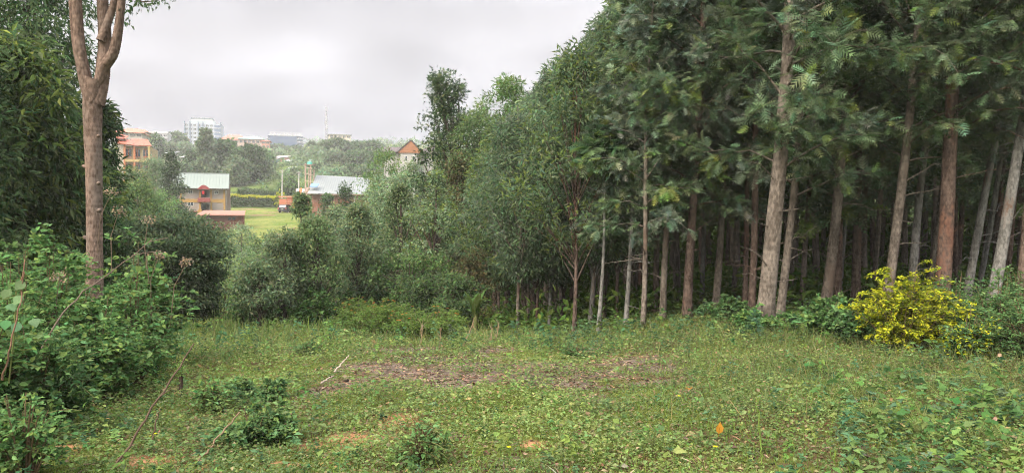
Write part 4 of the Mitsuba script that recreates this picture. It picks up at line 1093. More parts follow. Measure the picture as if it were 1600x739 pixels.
def slab(p, t=0.12):
    """A sheet of four corners with thickness."""
    p = np.asarray(p, float)
    n = unit(np.cross(p[1] - p[0], p[3] - p[0]))
    v = np.vstack([p, p - n * t])
    f = [[0, 1, 2], [0, 2, 3], [4, 6, 5], [4, 7, 6]]
    for i in range(4):
        j = (i + 1) % 4
        f += [[i, i + 4, j], [j, i + 4, j + 4]]
    return v, np.array(f)


class House:
    """Frame of a building: local x along its front, local y away from us, z up from its ground."""

    def __init__(self, name, label, cat, u, Y, v_base, rz=0.0, group=None):
        self.key = thing(name, label, cat, group)
        self.m = T().translate([X_at(u, Y), Y, Z_at(v_base, Y)]).rotate([0, 0, 1], math.degrees(rz))
        self.s = Y / F

    def add(self, name, mesh, col, bsdf='matte', under=None, label=None):
        meshes = mesh if isinstance(mesh, list) else [mesh]
        col = tuple(0.74 * c for c in col)
        s = Soup()
        for v, f in meshes:
            s.add(v, f, col)
        return part(under or self.key, name, {**s.ply(bsdf), 'to_world': self.m}, label)

    def window(self, x0, x1, z0, z1, y=0.0, frame=(0.75, 0.75, 0.72), bars=1, under=None):
        w = self.add('window', [box(x0, x1, y - 0.06, y - 0.004, z1 - 0.09, z1), box(x0, x1, y - 0.06, y - 0.004, z0, z0 + 0.09), box(x0, x0 + 0.09, y - 0.055, y - 0.004, z0 + 0.09, z1 - 0.09),
                                box(x1 - 0.09, x1, y - 0.055, y - 0.004, z0 + 0.09, z1 - 0.09)] + [box(x, x + 0.06, y - 0.05, y - 0.004, z0 + 0.09, z1 - 0.09) for x in np.linspace(x0, x1, bars + 2)[1:-1] - 0.03], frame, under=under)
        s = Soup().add(*box(x0 + 0.09, x1 - 0.09, y - 0.03, y - 0.002, z0 + 0.09, z1 - 0.09), (1, 1, 1))
        part(w, 'pane', {**s.ply('window_glass'), 'to_world': self.m})


STONE, MUSTARD, BRICKRED = (0.44, 0.38, 0.34), (0.55, 0.34, 0.12), (0.33, 0.13, 0.10)


def gable_sheets(x0, x1, y0, y1, ze, zr, over=0.5, ridge=None):
    ym = (y0 + y1) / 2 if ridge is None else ridge
    return [slab([[x0 - over, y0 - over, ze - 0.1], [x1 + over, y0 - over, ze - 0.1], [x1 + over, ym, zr], [x0 - over, ym, zr]]),
            slab([[x0 - over, ym + 0.01, zr], [x1 + over, ym + 0.01, zr], [x1 + over, y1 + over, ze - 0.1], [x0 - over, y1 + over, ze - 0.1]])]


def two_storey_house():
    Y = 120.0
    h = House('house', 'two storey stone house with mustard bands and a pale green roof', 'house', 316, Y, 339, 0.36)
    s = h.s
    X = lambda u: (u - 316) * s  # noqa: E731
    Zv = lambda v: (339 - v) * s  # noqa: E731
    x0, x1, d = X(262), X(350), 7.5
    ze = Zv(294)
    a, b = X(313), X(326)
    h.add('wall', [box(x0, a, 0, 1.6, -1.5, ze), box(b, x1, 0, 1.6, -1.5, ze), box(a, b, 0, 1.6, Zv(297.5), ze), box(a, b, 0, 1.6, Zv(318), Zv(308.5)), box(a, b, 0, 1.6, -1.5, Zv(329)), box(x0, x1, 1.601, d, -1.5, ze)], STONE)
    h.add('plinth', box(x0 - 0.05, X(312), -0.12, 0.5, -1.2, Zv(330)), BRICKRED, label='brick red painted base')
    h.add('staircase', prism([(X(295), -1.2), (X(316), -1.2), (X(316), Zv(327)), (X(312), Zv(327))], -0.9, -0.16), MUSTARD, label='mustard side of the outside stairs')
    for u in (262, 285, 312, 328, 347):
        h.add('column', box(X(u), X(u) + 0.28, -0.10, 0.05, -0.3, ze - 0.05), MUSTARD)
    h.add('band', box(x0, x1, -0.085, 0.04, Zv(316.5), Zv(311)), MUSTARD)
    for u0, u1, v0, v1 in ((296, 303, 303, 296.5), (334, 340, 303.5, 297), (295.5, 304, 322, 315.5), (270, 277, 303, 297)):
        h.window(X(u0), X(u1), Zv(v0), Zv(v1), 0.0)
    bal = h.add('balcony', [box(X(310.5), X(328), -1.3, -0.11, Zv(316), Zv(313)), box(X(310.5), X(328), -1.3, -1.18, Zv(313), Zv(309.5))], (0.34, 0.10, 0.085))
    h.add('door', box(X(317), X(322), 1.54, 1.6, Zv(308.5), Zv(299)), (0.22, 0.14, 0.09))
    h.add('laundry', box(X(316.5), X(320), -1.1, -1.04, Zv(304), Zv(298.5)), (0.6, 0.03, 0.04), under=bal)
    h.add('door', box(X(316), X(321), 1.54, 1.6, Zv(329), Zv(319.5)), (0.16, 0.22, 0.22))
    arch = [(X(310), Zv(296.5))] + [(X(310) + (X(328.5) - X(310)) * t, Zv(296.5) + 0.75 * math.sin(math.pi * t)) for t in np.linspace(0, 1, 9)] + [(X(328.5), Zv(296.5))]
    h.add('canopy', prism(arch[1:-1], -1.2, -0.1), (0.36, 0.09, 0.09), label='dark red arched balcony canopy')
    roof = h.add('roof', gable_sheets(x0, x1, 0, d, ze, Zv(277) + 0.9, 0.6), (0.27, 0.32, 0.285), 'satin')
    h.add('ridge', box(x0 - 0.6, x1 + 0.6, d / 2 - 0.15, d / 2 + 0.15, Zv(277) + 0.88, Zv(277) + 0.96), (0.33,0.39,0.35), under=roof)
    for k in np.linspace(x0 - 0.5, x1 + 0.5, 22):
        p = np.array([[k - 0.03, -0.62, ze - 0.07], [k + 0.03, -0.62, ze - 0.07], [k + 0.03, d / 2 - 0.2, Zv(277) + 0.90], [k - 0.03, d / 2 - 0.2, Zv(277) + 0.90]])
        h.add('seam', slab(p, 0.05), (0.245, 0.295, 0.26), 'satin', under=roof)
    h.add('gutter', box(x0 - 0.6, x1 + 0.6, -0.75, -0.62, ze - 0.2, ze - 0.08), (0.10, 0.07, 0.06))
    h.add('chimney', box(x1 + 0.15, x1 + 0.75, 2, 3.2, -0.8, Zv(287)), (0.36, 0.28, 0.23), label='tan wall stub beside the house')


def brick_shed():
    Y = 104.0
    h = House('shed', 'low brick shed with a rusty orange pink metal roof below the house', 'shed', 347, Y, 356, 0.30)
    s = h.s
    x0, x1 = (318 - 347) * s, (377 - 347) * s
    zt = (356 - 336) * s
    h.add('wall', box(x0, x1, 0, 4.5, -1.2, zt - 0.05), (0.24, 0.105, 0.080))
    h.add('roof', slab([[x0 - 0.8, -0.6, zt], [x1 + 0.35, -0.6, zt], [x1 + 0.1, 5.2, zt + 0.75], [x0 - 0.3, 5.2, zt + 0.75]], 0.10), (0.40, 0.17, 0.12), 'satin')
    for u in (356, 362):
        h.add('window', box((u - 347) * s, (u + 4.5 - 347) * s, -0.03, 0.02, zt - 0.75, zt - 0.35), (1, 1, 1), 'window_glass')
    h.add('course', box(x0, x1, -0.02, 0.0, zt - 1.05, zt - 0.98), (0.30, 0.15, 0.12))


def long_hall():
    Y = 132.0
    h = House('hall', 'long brick hall under a wide pale blue green sheet roof', 'building', 531, Y, 330, 0.20)
    s = h.s
    X = lambda u: (u - 531) * s  # noqa: E731
    Zv = lambda v: (330 - v) * s  # noqa: E731
    x0, x1 = X(489), X(576)
    h.add('wall', box(x0, x1, 0, 9, -1.5, Zv(304)), (0.36, 0.17, 0.115))
    roof = h.add('roof', slab([[X(484), -0.8, Zv(303)], [X(577), -0.8, Zv(304)], [X(577.5), 5.5, Zv(275)], [X(493), 5.5, Zv(271.5)]], 0.12), (0.28, 0.31, 0.31), 'satin')
    h.add('roof', slab([[X(493), 5.52, Zv(271.5)], [X(577.5), 5.52, Zv(275)], [X(577), 10, Zv(290)], [X(484), 10, Zv(290)]], 0.12), (0.28, 0.31, 0.31), 'satin')
    for k in np.linspace(0.03, 0.97, 26):
        a = np.array([X(484) + (X(577) - X(484)) * k, -0.82, Zv(303.5) + 0.03])
        b = np.array([X(493) + (X(577.5) - X(493)) * k, 5.4, Zv(271.5) + (Zv(275) - Zv(271.5)) * k + 0.05])
        h.add('seam', slab([a - [0.04, 0, 0], a + [0.04, 0, 0], b + [0.04, 0, 0], b - [0.04, 0, 0]], 0.05), (0.255, 0.285, 0.285), 'satin', under=roof)
    h.add('sheet', slab([[X(486), -0.2, Zv(293) + 0.05], [X(497), -0.2, Zv(293) + 0.05], [X(500), 0.9, Zv(288) + 0.15], [X(488), 0.9, Zv(288) + 0.15]], 0.06), (0.20, 0.34, 0.62), 'satin', under=roof, label='blue sheet on the roof')
    h.add('band', box(X(552), x1 + 0.02, -0.05, 0.0, Zv(311.8), Zv(310.4)), (0.7, 0.66, 0.6))
    for u in (553, 570):
        h.add('post', box(X(u), X(u + 1.5), -0.07, 0.0, -1, Zv(305)), (0.72, 0.66, 0.6))
    h.add('fascia', box(X(484.5), X(577), -0.86, -0.79, Zv(305.5), Zv(303.6)), (0.32, 0.2, 0.15))
    w = h.add('side_roof', slab([[X(484.5), -2.6, Zv(301) - 0.3], [X(500), -2.6, Zv(301) - 0.3], [X(500), -0.9, Zv(299) - 0.1], [X(484.5), -0.9, Zv(299) - 0.1]], 0.08), (0.55, 0.57, 0.52), 'satin')
    return w


def gable_house():
    Y = 150.0
    h = House('house', 'white house with brown roofs and an orange tiled gable above the trees', 'house', 642, Y, 300, 0.12)
    s = h.s
    X = lambda u: (u - 642) * s  # noqa: E731
    Zv = lambda v: (300 - v) * s  # noqa: E731
    h.add('wall', box(X(600), X(700), 2, 12, -3, Zv(238)), (0.50, 0.49, 0.46))
    h.add('wall', box(X(626), X(652), 0, 2.5, -3, Zv(239)), (0.52, 0.51, 0.48))
    h.add('gable', prism([(X(622), Zv(239.5)), (X(642.5), Zv(221)), (X(660), Zv(239.5))], -0.25, 0.05), (0.46, 0.215, 0.115), label='orange tiled front gable')
    brown = (0.085, 0.06, 0.056)
    h.add('roof', [slab([[X(621), -0.4, Zv(239.5)], [X(642.5), -0.4, Zv(220.3)], [X(642.5), 7, Zv(220.3)], [X(621), 7, Zv(239.5)]], -0.2), slab([[X(642.5), -0.4, Zv(220.3)], [X(661.5), -0.4, Zv(239.5)], [X(661.5), 7, Zv(239.5)], [X(642.5), 7, Zv(220.3)]], -0.2)], brown, 'satin')
    h.add('roof', [slab([[X(596), 1.2, Zv(237)], [X(630), 1.2, Zv(237)], [X(634), 7, Zv(225.5)], [X(596), 7, Zv(225.5)]], 0.2)], brown, 'satin')
    h.add('roof', [slab([[X(652), 1.2, Zv(238)], [X(702), 1.2, Zv(238)], [X(692), 7, Zv(222)], [X(672), 7, Zv(222)]], 0.2)], brown, 'satin')
    for k in range(5):
        z = Zv(238) + k * (Zv(223) - Zv(238)) / 5.4
        w = (1 - k / 5.2)
        h.add('tile', box(X(641.5) - 2.5 * w, X(641.5) + 2.2 * w, -0.29, -0.25, z, z + 0.04), (0.38, 0.17, 0.09))
    for u in (632, 645, 676, 686):
        h.window(X(u), X(u + 5), Zv(252), Zv(244), 0.0 if u < 660 else 2.0)
    for u, v in ((676, 268), (682, 284), (690, 272), (632, 268)):
        h.window(X(u), X(u + 4), Zv(v + 6), Zv(v), 0.0 if u < 660 else 2.0)
    h.add('balcony', box(X(664), X(700), 0.9, 1.99, Zv(279), Zv(276)), (0.66, 0.64, 0.62))


def flats(name, label, u0, u1, v_top, v_base, Y, wall, roof_col=None, roof_h=2.0, floors=4, cols=6, depth=12, band=None, glass=False, rz=0.30, parapet=True):
    """A block of flats or offices: wall, each window, floor bands, roof."""
    uc = (u0 + u1) / 2
    h = House(name, label, 'building', uc, Y, v_base, rz)
    s = h.s
    x0, x1, z1 = (u0 - uc) * s, (u1 - uc) * s, (v_base - v_top) * s
    h.add('wall', box(x0, x1, 0, depth, -12, z1), wall)
    dz = z1 / floors
    dx = (x1 - x0) / cols
    for f in range(floors):
        for c in range(cols):
            a, b = x0 + dx * (c + 0.18), x0 + dx * (c + 0.82)
            z0_, z1_ = dz * (f + 0.28), dz * (f + 0.82)
            w = h.add('window', [box(a, b, -0.12, -0.004, z1_ - 0.12, z1_), box(a, b, -0.12, -0.004, z0_, z0_ + 0.12), box((a + b) / 2 - 0.06, (a + b) / 2 + 0.06, -0.1, -0.004, z0_ + 0.12, z1_ - 0.12)], band or tuple(0.8 * np.array(wall)))
            part(w, 'pane', {**Soup().add(*box(a, b, -0.05, -0.002, z0_ + 0.12, z1_ - 0.12), (1, 1, 1)).ply('window_glass'), 'to_world': h.m})
        if band is not None and f:
            h.add('band', box(x0 - 0.1, x1 + 0.1, -0.3, 0.0, dz * f - 0.18, dz * f + 0.18), band)
    if roof_col is not None:
        hip = 0.30 * (x1 - x0)
        e = 0.8
        a, b, c, d = [x0 - e, -e, z1], [x1 + e, -e, z1], [x1 + e, depth + e, z1], [x0 - e, depth + e, z1]
        p, q = [x0 + hip, depth / 2, z1 + roof_h], [x1 - hip, depth / 2, z1 + roof_h]
        h.add('roof', (np.array([a, b, c, d, p, q]), np.array([[0, 1, 5], [0, 5, 4], [2, 3, 4], [2, 4, 5], [0, 4, 3], [1, 2, 5], [0, 3, 2], [0, 2, 1]])), roof_col, 'satin')
    elif parapet:
        h.add('parapet', [box(x0 - 0.2, x1 + 0.2, -0.2, 0.2, z1, z1 + 0.7), box(x0 - 0.2, x0 + 0.2, 0.21, depth, z1, z1 + 0.7), box(x1 - 0.2, x1 + 0.2, 0.21, depth, z1, z1 + 0.7)], band or wall)
    return h, x0, x1, z1


def office_tower():
    Y = 520.0
    h, x0, x1, z1 = flats('office_tower', 'tallest white and blue glass office tower on the skyline', 292, 346, 194, 232, Y, (0.46, 0.52, 0.62), None, 0, 6, 9, 16, (0.60, 0.63, 0.70), parapet=False)
    s = h.s
    w = x1 - x0
    h.add('penthouse', box(x0 + 0.13 * w, x0 + 0.80 * w, 1.5, 14, z1, z1 + 5 * s), (0.50, 0.58, 0.62))
    h.add('penthouse', box(x0 + 0.19 * w, x0 + 0.73 * w, 2.5, 13, z1 + 5 * s, z1 + 8.2 * s), (0.66, 0.70, 0.72))
    h.add('roof', box(x0 + 0.17 * w, x0 + 0.75 * w, 2.0, 13.5, z1 + 8.2 * s, z1 + 9.2 * s), (0.22, 0.30, 0.33))
    for k in (0.0, 0.14, 0.36, 0.48, 0.96):
        h.add('fin', box(x0 + k * w, x0 + k * w + 0.03 * w, -0.7, 0.0, -4, z1 + 1.2), (0.16, 0.22, 0.34))
    h.add('curtain_wall', box(x0 + 0.80 * w, x0 + 0.955 * w, -0.35, -0.13, 0.5, z1 - 1), (0.12, 0.18, 0.32), 'satin')
    for k in range(5):
        h.add('slab_edge', box(x0 + 0.79 * w, x0 + 0.96 * w, -0.6, -0.36, z1 * (k + 0.9) / 6, z1 * (k + 1.05) / 6), (0.7, 0.72, 0.78))


def glass_office():
    Y = 430.0
    h, x0, x1, z1 = flats('glass_office', 'blue glass office block with an open roof frame on the skyline', 421, 474, 213, 240, Y, (0.17, 0.22, 0.33), None, 0, 5, 10, 14, (0.28, 0.33, 0.44), parapet=False)
    s = h.s
    w = x1 - x0
    top = [box(x0 + 0.05 * w, x1 - 0.06 * w, -0.3, 0.3, z1 + 3.6 * s, z1 + 4.4 * s), box(x0 + 0.05 * w, x1 - 0.06 * w, -0.3, 0.3, z1, z1 + 0.9 * s)]
    h.add('roof_frame', top, (0.78, 0.78, 0.80), label='white open frame on the roof')
    for k in np.linspace(0.05, 0.92, 8):
        h.add('post', box(x0 + k * w, x0 + k * w + 0.025 * w, -0.28, 0.28, z1 + 0.9 * s, z1 + 3.6 * s), (0.75, 0.75, 0.78))
    h.add('curtain_wall', box(x0 + 0.06 * w, x0 + 0.80 * w, -0.35, -0.13, z1 * 0.15, z1 - 0.3), (0.10, 0.15, 0.27), 'satin')
    for k in (0.22, 0.27):
        h.add('fin', box(x0 + k * w, x0 + k * w + 0.012 * w, -0.55, -0.36, z1 * 0.15, z1 - 0.4), (0.12, 0.16, 0.26))
    for k in range(5):
        h.add('slab_edge', box(x0 + 0.83 * w, x1 + 0.3, -0.8, -0.36, z1 * (k + 0.2) / 5, z1 * (k + 0.42) / 5), (0.62, 0.65, 0.74))


def orange_flats():
    Y = 150.0
    h, x0, x1, z1 = flats('apartment_block', 'orange roofed yellow and cream flats behind the left trees', 198, 234, 229, 300, Y, (0.48, 0.38, 0.22), None, 0, 3, 3, 9, (0.56, 0.21, 0.12), parapet=False)
    s = h.s
    X = lambda u: (u - 216) * s  # noqa: E731
    Zv = lambda v: (300 - v) * s  # noqa: E731
    tile = (0.48, 0.14, 0.085)
    roof = h.add('roof', slab([[X(209), -0.8, Zv(228)], [X(237), -0.8, Zv(228)], [X(224), 5, Zv(214)], [X(200), 5, Zv(214)]], 0.2), tile, 'satin')
    h.add('roof', slab([[X(190), -1.4, Zv(226)], [X(213), -1.4, Zv(228)], [X(206), 1.5, Zv(219)], [X(184), 1.5, Zv(215)]], 0.2), tile, 'satin')
    h.add('roof', slab([[X(178), -0.4, Zv(216)], [X(200), -0.4, Zv(218)], [X(198), 4, Zv(210)], [X(180), 4, Zv(207)]], 0.2), tile, 'satin')
    for k in np.linspace(0.08, 0.95, 12):
        a = np.array([X(209) + (X(237) - X(209)) * k, -0.82, Zv(228) + 0.03])
        b = np.array([X(200) + (X(224) - X(200)) * k, 4.9, Zv(214) + 0.03])
        h.add('tile', slab([a - [0.05, 0, 0], a + [0.05, 0, 0], b + [0.05, 0, 0], b - [0.05, 0, 0]], 0.06), (0.54, 0.15, 0.09), 'satin', under=roof)
    for u in (198, 211.5, 232):
        h.add('column', box(X(u), X(u + 2.6), -0.9, -0.31, -6, Zv(229)), (0.60, 0.23, 0.11) if u < 220 else (0.56, 0.42, 0.18))
    h.add('wall', box(X(184), X(198), 1.2, 8, -6, Zv(224)), (0.62, 0.58, 0.50))
    for v in (254, 270, 290):
        h.add('balcony', box(X(200), X(233), -1.0, -0.4, Zv(v), Zv(v - 4)), (0.56, 0.42, 0.2))


def mast():
    Y = 470.0
    key = thing('telecom_mast', 'pale lattice telecom mast standing alone on the skyline', 'mast')
    b, s = np.array([X_at(511, Y), Y, Z_at(240, Y)]), Y / F
    H = (240 - 168) * s

    def wdt(t):
        return (2.2 - 1.3 * t) * s * 0.9
    for k in range(4):
        a = math.pi / 4 + k * math.pi / 2
        pts = [b + [math.cos(a) * wdt(t), math.sin(a) * wdt(t), H * t] for t in np.linspace(0, 1, 5)]
        part(key, 'leg', Soup().add(*tube(np.array(pts), 0.10, 5, True), (0.26, 0.26, 0.28)).ply('matte'))
    m = Soup()
    n = 14
    for i in range(n):
        t0, t1 = i / n, (i + 1) / n
        for k in range(4):
            a0, a1 = math.pi / 4 + k * math.pi / 2, math.pi / 4 + (k + 1) * math.pi / 2
            p0 = b + [math.cos(a0) * wdt(t0), math.sin(a0) * wdt(t0), H * t0]
            p1 = b + [math.cos(a1) * wdt(t1), math.sin(a1) * wdt(t1), H * t1]
            p2 = b + [math.cos(a1) * wdt(t0), math.sin(a1) * wdt(t0), H * t0]
            m.add(*tube(np.array([p0, p1]), 0.05, 4), (0.26, 0.26, 0.28))
            m.add(*tube(np.array([p0, p2]), 0.05, 4), (0.26, 0.26, 0.28))
    part(key, 'lattice', m.ply('matte'))
    for k, (dx, t) in enumerate([(-1.9, 0.66), (1.7, 0.60), (1.4, 0.74), (-1.5, 0.80), (0.4, 0.56), (0.0, 0.985)]):
        v, f = box(-0.3, 0.3, -0.2, 0.2, -1.1, 1.1)
        part(key, 'antenna', Soup().add(v + b + [dx * s * 0.55, -wdt(t), H * t], f, (0.42, 0.42, 0.44)).ply('matte'))


def small_block(name, label, cat, u0, u1, v_top, v_base, Y, col, roof=None, over=0.3):
    h = House(name, label, cat, (u0 + u1) / 2, Y, v_base)
    w, z = (u1 - u0) * h.s / 2, (v_base - v_top) * h.s
    h.add('wall', box(-w, w, 0, 4, -3, z), col)
    h.add('window', box(-w * 0.6, -w * 0.1, -0.05, 0.0, z * 0.35, z * 0.75), (1, 1, 1), 'window_glass')
    h.add('door', box(w * 0.2, w * 0.6, -0.05, 0.0, 0, z * 0.72), (0.18, 0.12, 0.09))
    if roof:
        h.add('roof', slab([[-w - over, -0.6, z], [w + over, -0.6, z], [w + over, 4.5, z + 0.9], [-w - over, 4.5, z + 0.9]], 0.1), roof, 'satin')


two_storey_house()
brick_shed()
long_hall()
gable_house()
office_tower()
glass_office()
orange_flats()
mast()
flats('terraced_house', 'far orange roofed house at the left of the skyline', 185, 222, 208, 224, 240, (0.55, 0.50, 0.45), (0.60, 0.19, 0.12), 2.2, 2, 4)
flats('apartment_block', 'grey white flats with rows of balconies on the skyline', 236, 262, 209, 236, 300, (0.58, 0.58, 0.60), None, 0, 4, 4, 10, (0.70, 0.70, 0.72))
flats('apartment_block', 'low grey block left of the grey white flats', 222, 240, 208, 232, 330, (0.44, 0.44, 0.46), None, 0, 3, 3, 10, (0.52, 0.52, 0.54))
flats('apartment_block', 'pinkish brick flats just right of the grey white flats', 258, 276, 211, 236, 360, (0.50, 0.30, 0.23), (0.56, 0.24, 0.17), 1.2, 3, 3, 10)
flats('terraced_house', 'long red roofed building right of the office tower', 347, 386, 219, 236, 400, (0.58, 0.50, 0.44), (0.60, 0.17, 0.12), 3.6, 2, 6, 12)
flats('apartment_block', 'pink flats with a teal roof between red roof and glass office', 376, 412, 218, 244, 400, (0.56, 0.42, 0.36), (0.24, 0.40, 0.40), 2.2, 3, 6, 12)
flats('apartment_block', 'narrow pink striped flats left of the glass office', 410, 422, 221, 244, 380, (0.60, 0.33, 0.27), (0.58, 0.20, 0.14), 1.0, 4, 2, 10)
flats('apartment_block', 'cream flats with dark stair slots behind the hazy trees', 516, 548, 211, 232, 440, (0.74, 0.64, 0.52), (0.34, 0.34, 0.33), 0.9, 3, 5, 12)
flats('terraced_house', 'second orange roofed house left of the grey white flats', 206, 230, 207, 226, 280, (0.5, 0.42, 0.36), (0.50, 0.17, 0.10), 1.8, 2, 4)
flats('terraced_house', 'small red roofed house between pinkish flats and the office tower', 274, 292, 216, 232, 380, (0.5, 0.44, 0.4), (0.5, 0.15, 0.10), 1.8, 2, 3)
small_block('shack', 'pink walled shack on the slope below the glass office', 'shack', 431, 448, 246, 256, 270, (0.58, 0.36, 0.32), (0.55, 0.50, 0.48))
small_block('shack', 'small blue painted shack beside the pink one', 'shack', 424, 432, 249, 257, 262, (0.12, 0.22, 0.55), (0.45, 0.45, 0.5))
small_block('shack', 'turquoise walled hut on the slope', 'shack', 446, 455, 252, 259, 266, (0.42, 0.60, 0.56), (0.5, 0.55, 0.52))
small_block('shack', 'teal hut among the far trees', 'shack', 480, 488, 252, 260, 250, (0.30, 0.55, 0.50), (0.34, 0.5, 0.46))
small_block('shack', 'cream hut with a white roof under the pink shack', 'shack', 419, 440, 257, 263, 250, (0.62, 0.52, 0.44), (0.72, 0.70, 0.68))
small_block('shack', 'pale walled hut right of the far dark trees', 'shack', 449, 457, 264, 271, 215, (0.66, 0.66, 0.64), (0.6, 0.6, 0.6))
small_block('shack', 'small white roofed hut left of the far dark trees', 'shack', 284, 298, 246, 254, 210, (0.55, 0.5, 0.44), (0.7, 0.68, 0.66))
small_block('shack', 'low hut with a pale roof behind the yellow flats', 'shack', 258, 270, 240, 247, 220, (0.60, 0.56, 0.52), (0.62, 0.64, 0.68))


# ------------------------------------------------------------------ things around the lawn
def water_tank_frame():
    Y = 134.0
    key = thing('water_tank_stand', 'tall twin post stand carrying a small turquoise water tank', 'water tank')
    s = Y / F
    for k, (u, vt) in enumerate(((478, 256), (486, 258), (481, 264), (489, 264))):
        b = np.array([X_at(u, Y), Y + (k // 2) * 0.9, Z_at(304, Y)])
        part(key, 'post', Soup().add(*tube(np.array([b, b + [0, 0, (304 - vt) * s]]), 0.14, 6, True), (0.42, 0.32, 0.26)).ply('matte'))
    for k, v in enumerate((262, 272, 283, 293)):
        p0, p1 = np.array([X_at(477, Y), Y - 0.16, Z_at(v, Y)]), np.array([X_at(489, Y), Y - 0.16, Z_at(v + 2, Y)])
        part(key, 'crossbar', Soup().add(*tube(np.array([p0, p1]), 0.07, 5, True), (0.45, 0.36, 0.30)).ply('matte'))
    c = np.array([X_at(483.5, Y), Y + 0.4, Z_at(257.5, Y)])
    m = trimesh.creation.revolve(np.array([[0, 0], [0.45, 0], [0.48, 0.08], [0.46, 0.4], [0.48, 0.45], [0.46, 0.8], [0.30, 0.93], [0.12, 0.95], [0.12, 1.02], [0, 1.02]]), sections=18)
    part(key, 'tank', Soup().add(np.array(m.vertices) * [1, 1, 0.6] + c, np.array(m.faces), (0.12, 0.42, 0.36)).ply('satin'))
    part(key, 'deck', Soup().add(*[x if i else x + c - [0, 0, 0.08] for i, x in enumerate(box(-0.85, 0.85, -0.7, 0.7, 0, 0.07))], (0.4, 0.3, 0.24)).ply('matte'))


water_tank_frame()
for u, vb, vt, Y, label in ((441, 306, 265, 146, 'thin grey pole rising above the trimmed hedge\'s right end'), (467, 300, 268, 140, 'thin white pole beside the striped canopy')):
    key = thing('utility_pole', label, 'pole')
    b = np.array([X_at(u, Y), Y, Z_at(vb, Y) - 0.6])
    part(key, 'shaft', Soup().add(*tube(np.array([b, [b[0] + 0.1, Y, Z_at(vt, Y)]]), np.array([0.13, 0.09]), 8, True), (0.5, 0.49, 0.46)).ply('matte'))
    part(key, 'crossarm', Soup().add(*tube(np.array([[b[0] - 0.35, Y - 0.12, Z_at(vt + 2, Y)], [b[0] + 0.55, Y - 0.12, Z_at(vt + 2, Y)]]), 0.05, 6, True), (0.4, 0.38, 0.35)).ply('matte'))


def brick_wall():
    Y = 143.0
    key = thing('brick_wall', 'stepped red brick boundary wall behind the parked car', 'wall')
    s = Y / F

    def bx(u0, u1, v0, v1, y, d, col):
        v, f = box(X_at(u0, Y), X_at(u1, Y), y, y + d, Z_at(v1, Y), Z_at(v0, Y))
        return Soup().add(v, f, col).ply('matte')
    part(key, 'panel', bx(436.5, 448, 311, 326, Y, 0.3, (0.40, 0.15, 0.09)))
    part(key, 'panel', bx(448.3, 462, 309, 328, Y + 0.05, 0.3, (0.36, 0.13, 0.08)))
    part(key, 'panel', bx(462.3, 484, 308, 328, Y + 0.1, 0.3, (0.30, 0.12, 0.08)))
    part(key, 'coping', bx(436, 462, 306.6, 308.8, Y - 0.1, 0.5, (0.52, 0.24, 0.15)))
    for v in (313.5, 316, 318.5, 321):
        part(key, 'course', bx(437, 461.8, v, v + 0.35, Y - 0.03, 0.03, (0.46, 0.22, 0.15)))


brick_wall()


def canopy_tent():
    Y = 138.0
    key = thing('striped_canopy', 'orange and pale blue cloth canopy beside the hall', 'canopy')
    X = lambda u: X_at(u, Y)  # noqa: E731
    Z = lambda v: Z_at(v, Y)  # noqa: E731
    for i, u in enumerate((462.5, 467, 471.5, 476)):
        col = [(0.55, 0.56, 0.66), (0.70, 0.22, 0.12), (0.62, 0.55, 0.58), (0.60, 0.40, 0.36)][i]
        part(key, 'cloth', Soup().add(*slab([[X(u), Y, Z(305)], [X(u + 4.3), Y, Z(305)], [X(u + 4.2), Y + 0.35, Z(295 + (i % 2) * -1.5)], [X(u + 0.3), Y + 0.35, Z(295)]], 0.04), col).ply('matte'))
    for u in (462, 480):
        part(key, 'pole', Soup().add(*tube(np.array([[X(u), Y + 0.4, Z(309)], [X(u), Y + 0.4, Z(294)]]), 0.05, 6, True), (0.4, 0.3, 0.25)).ply('matte'))


canopy_tent()


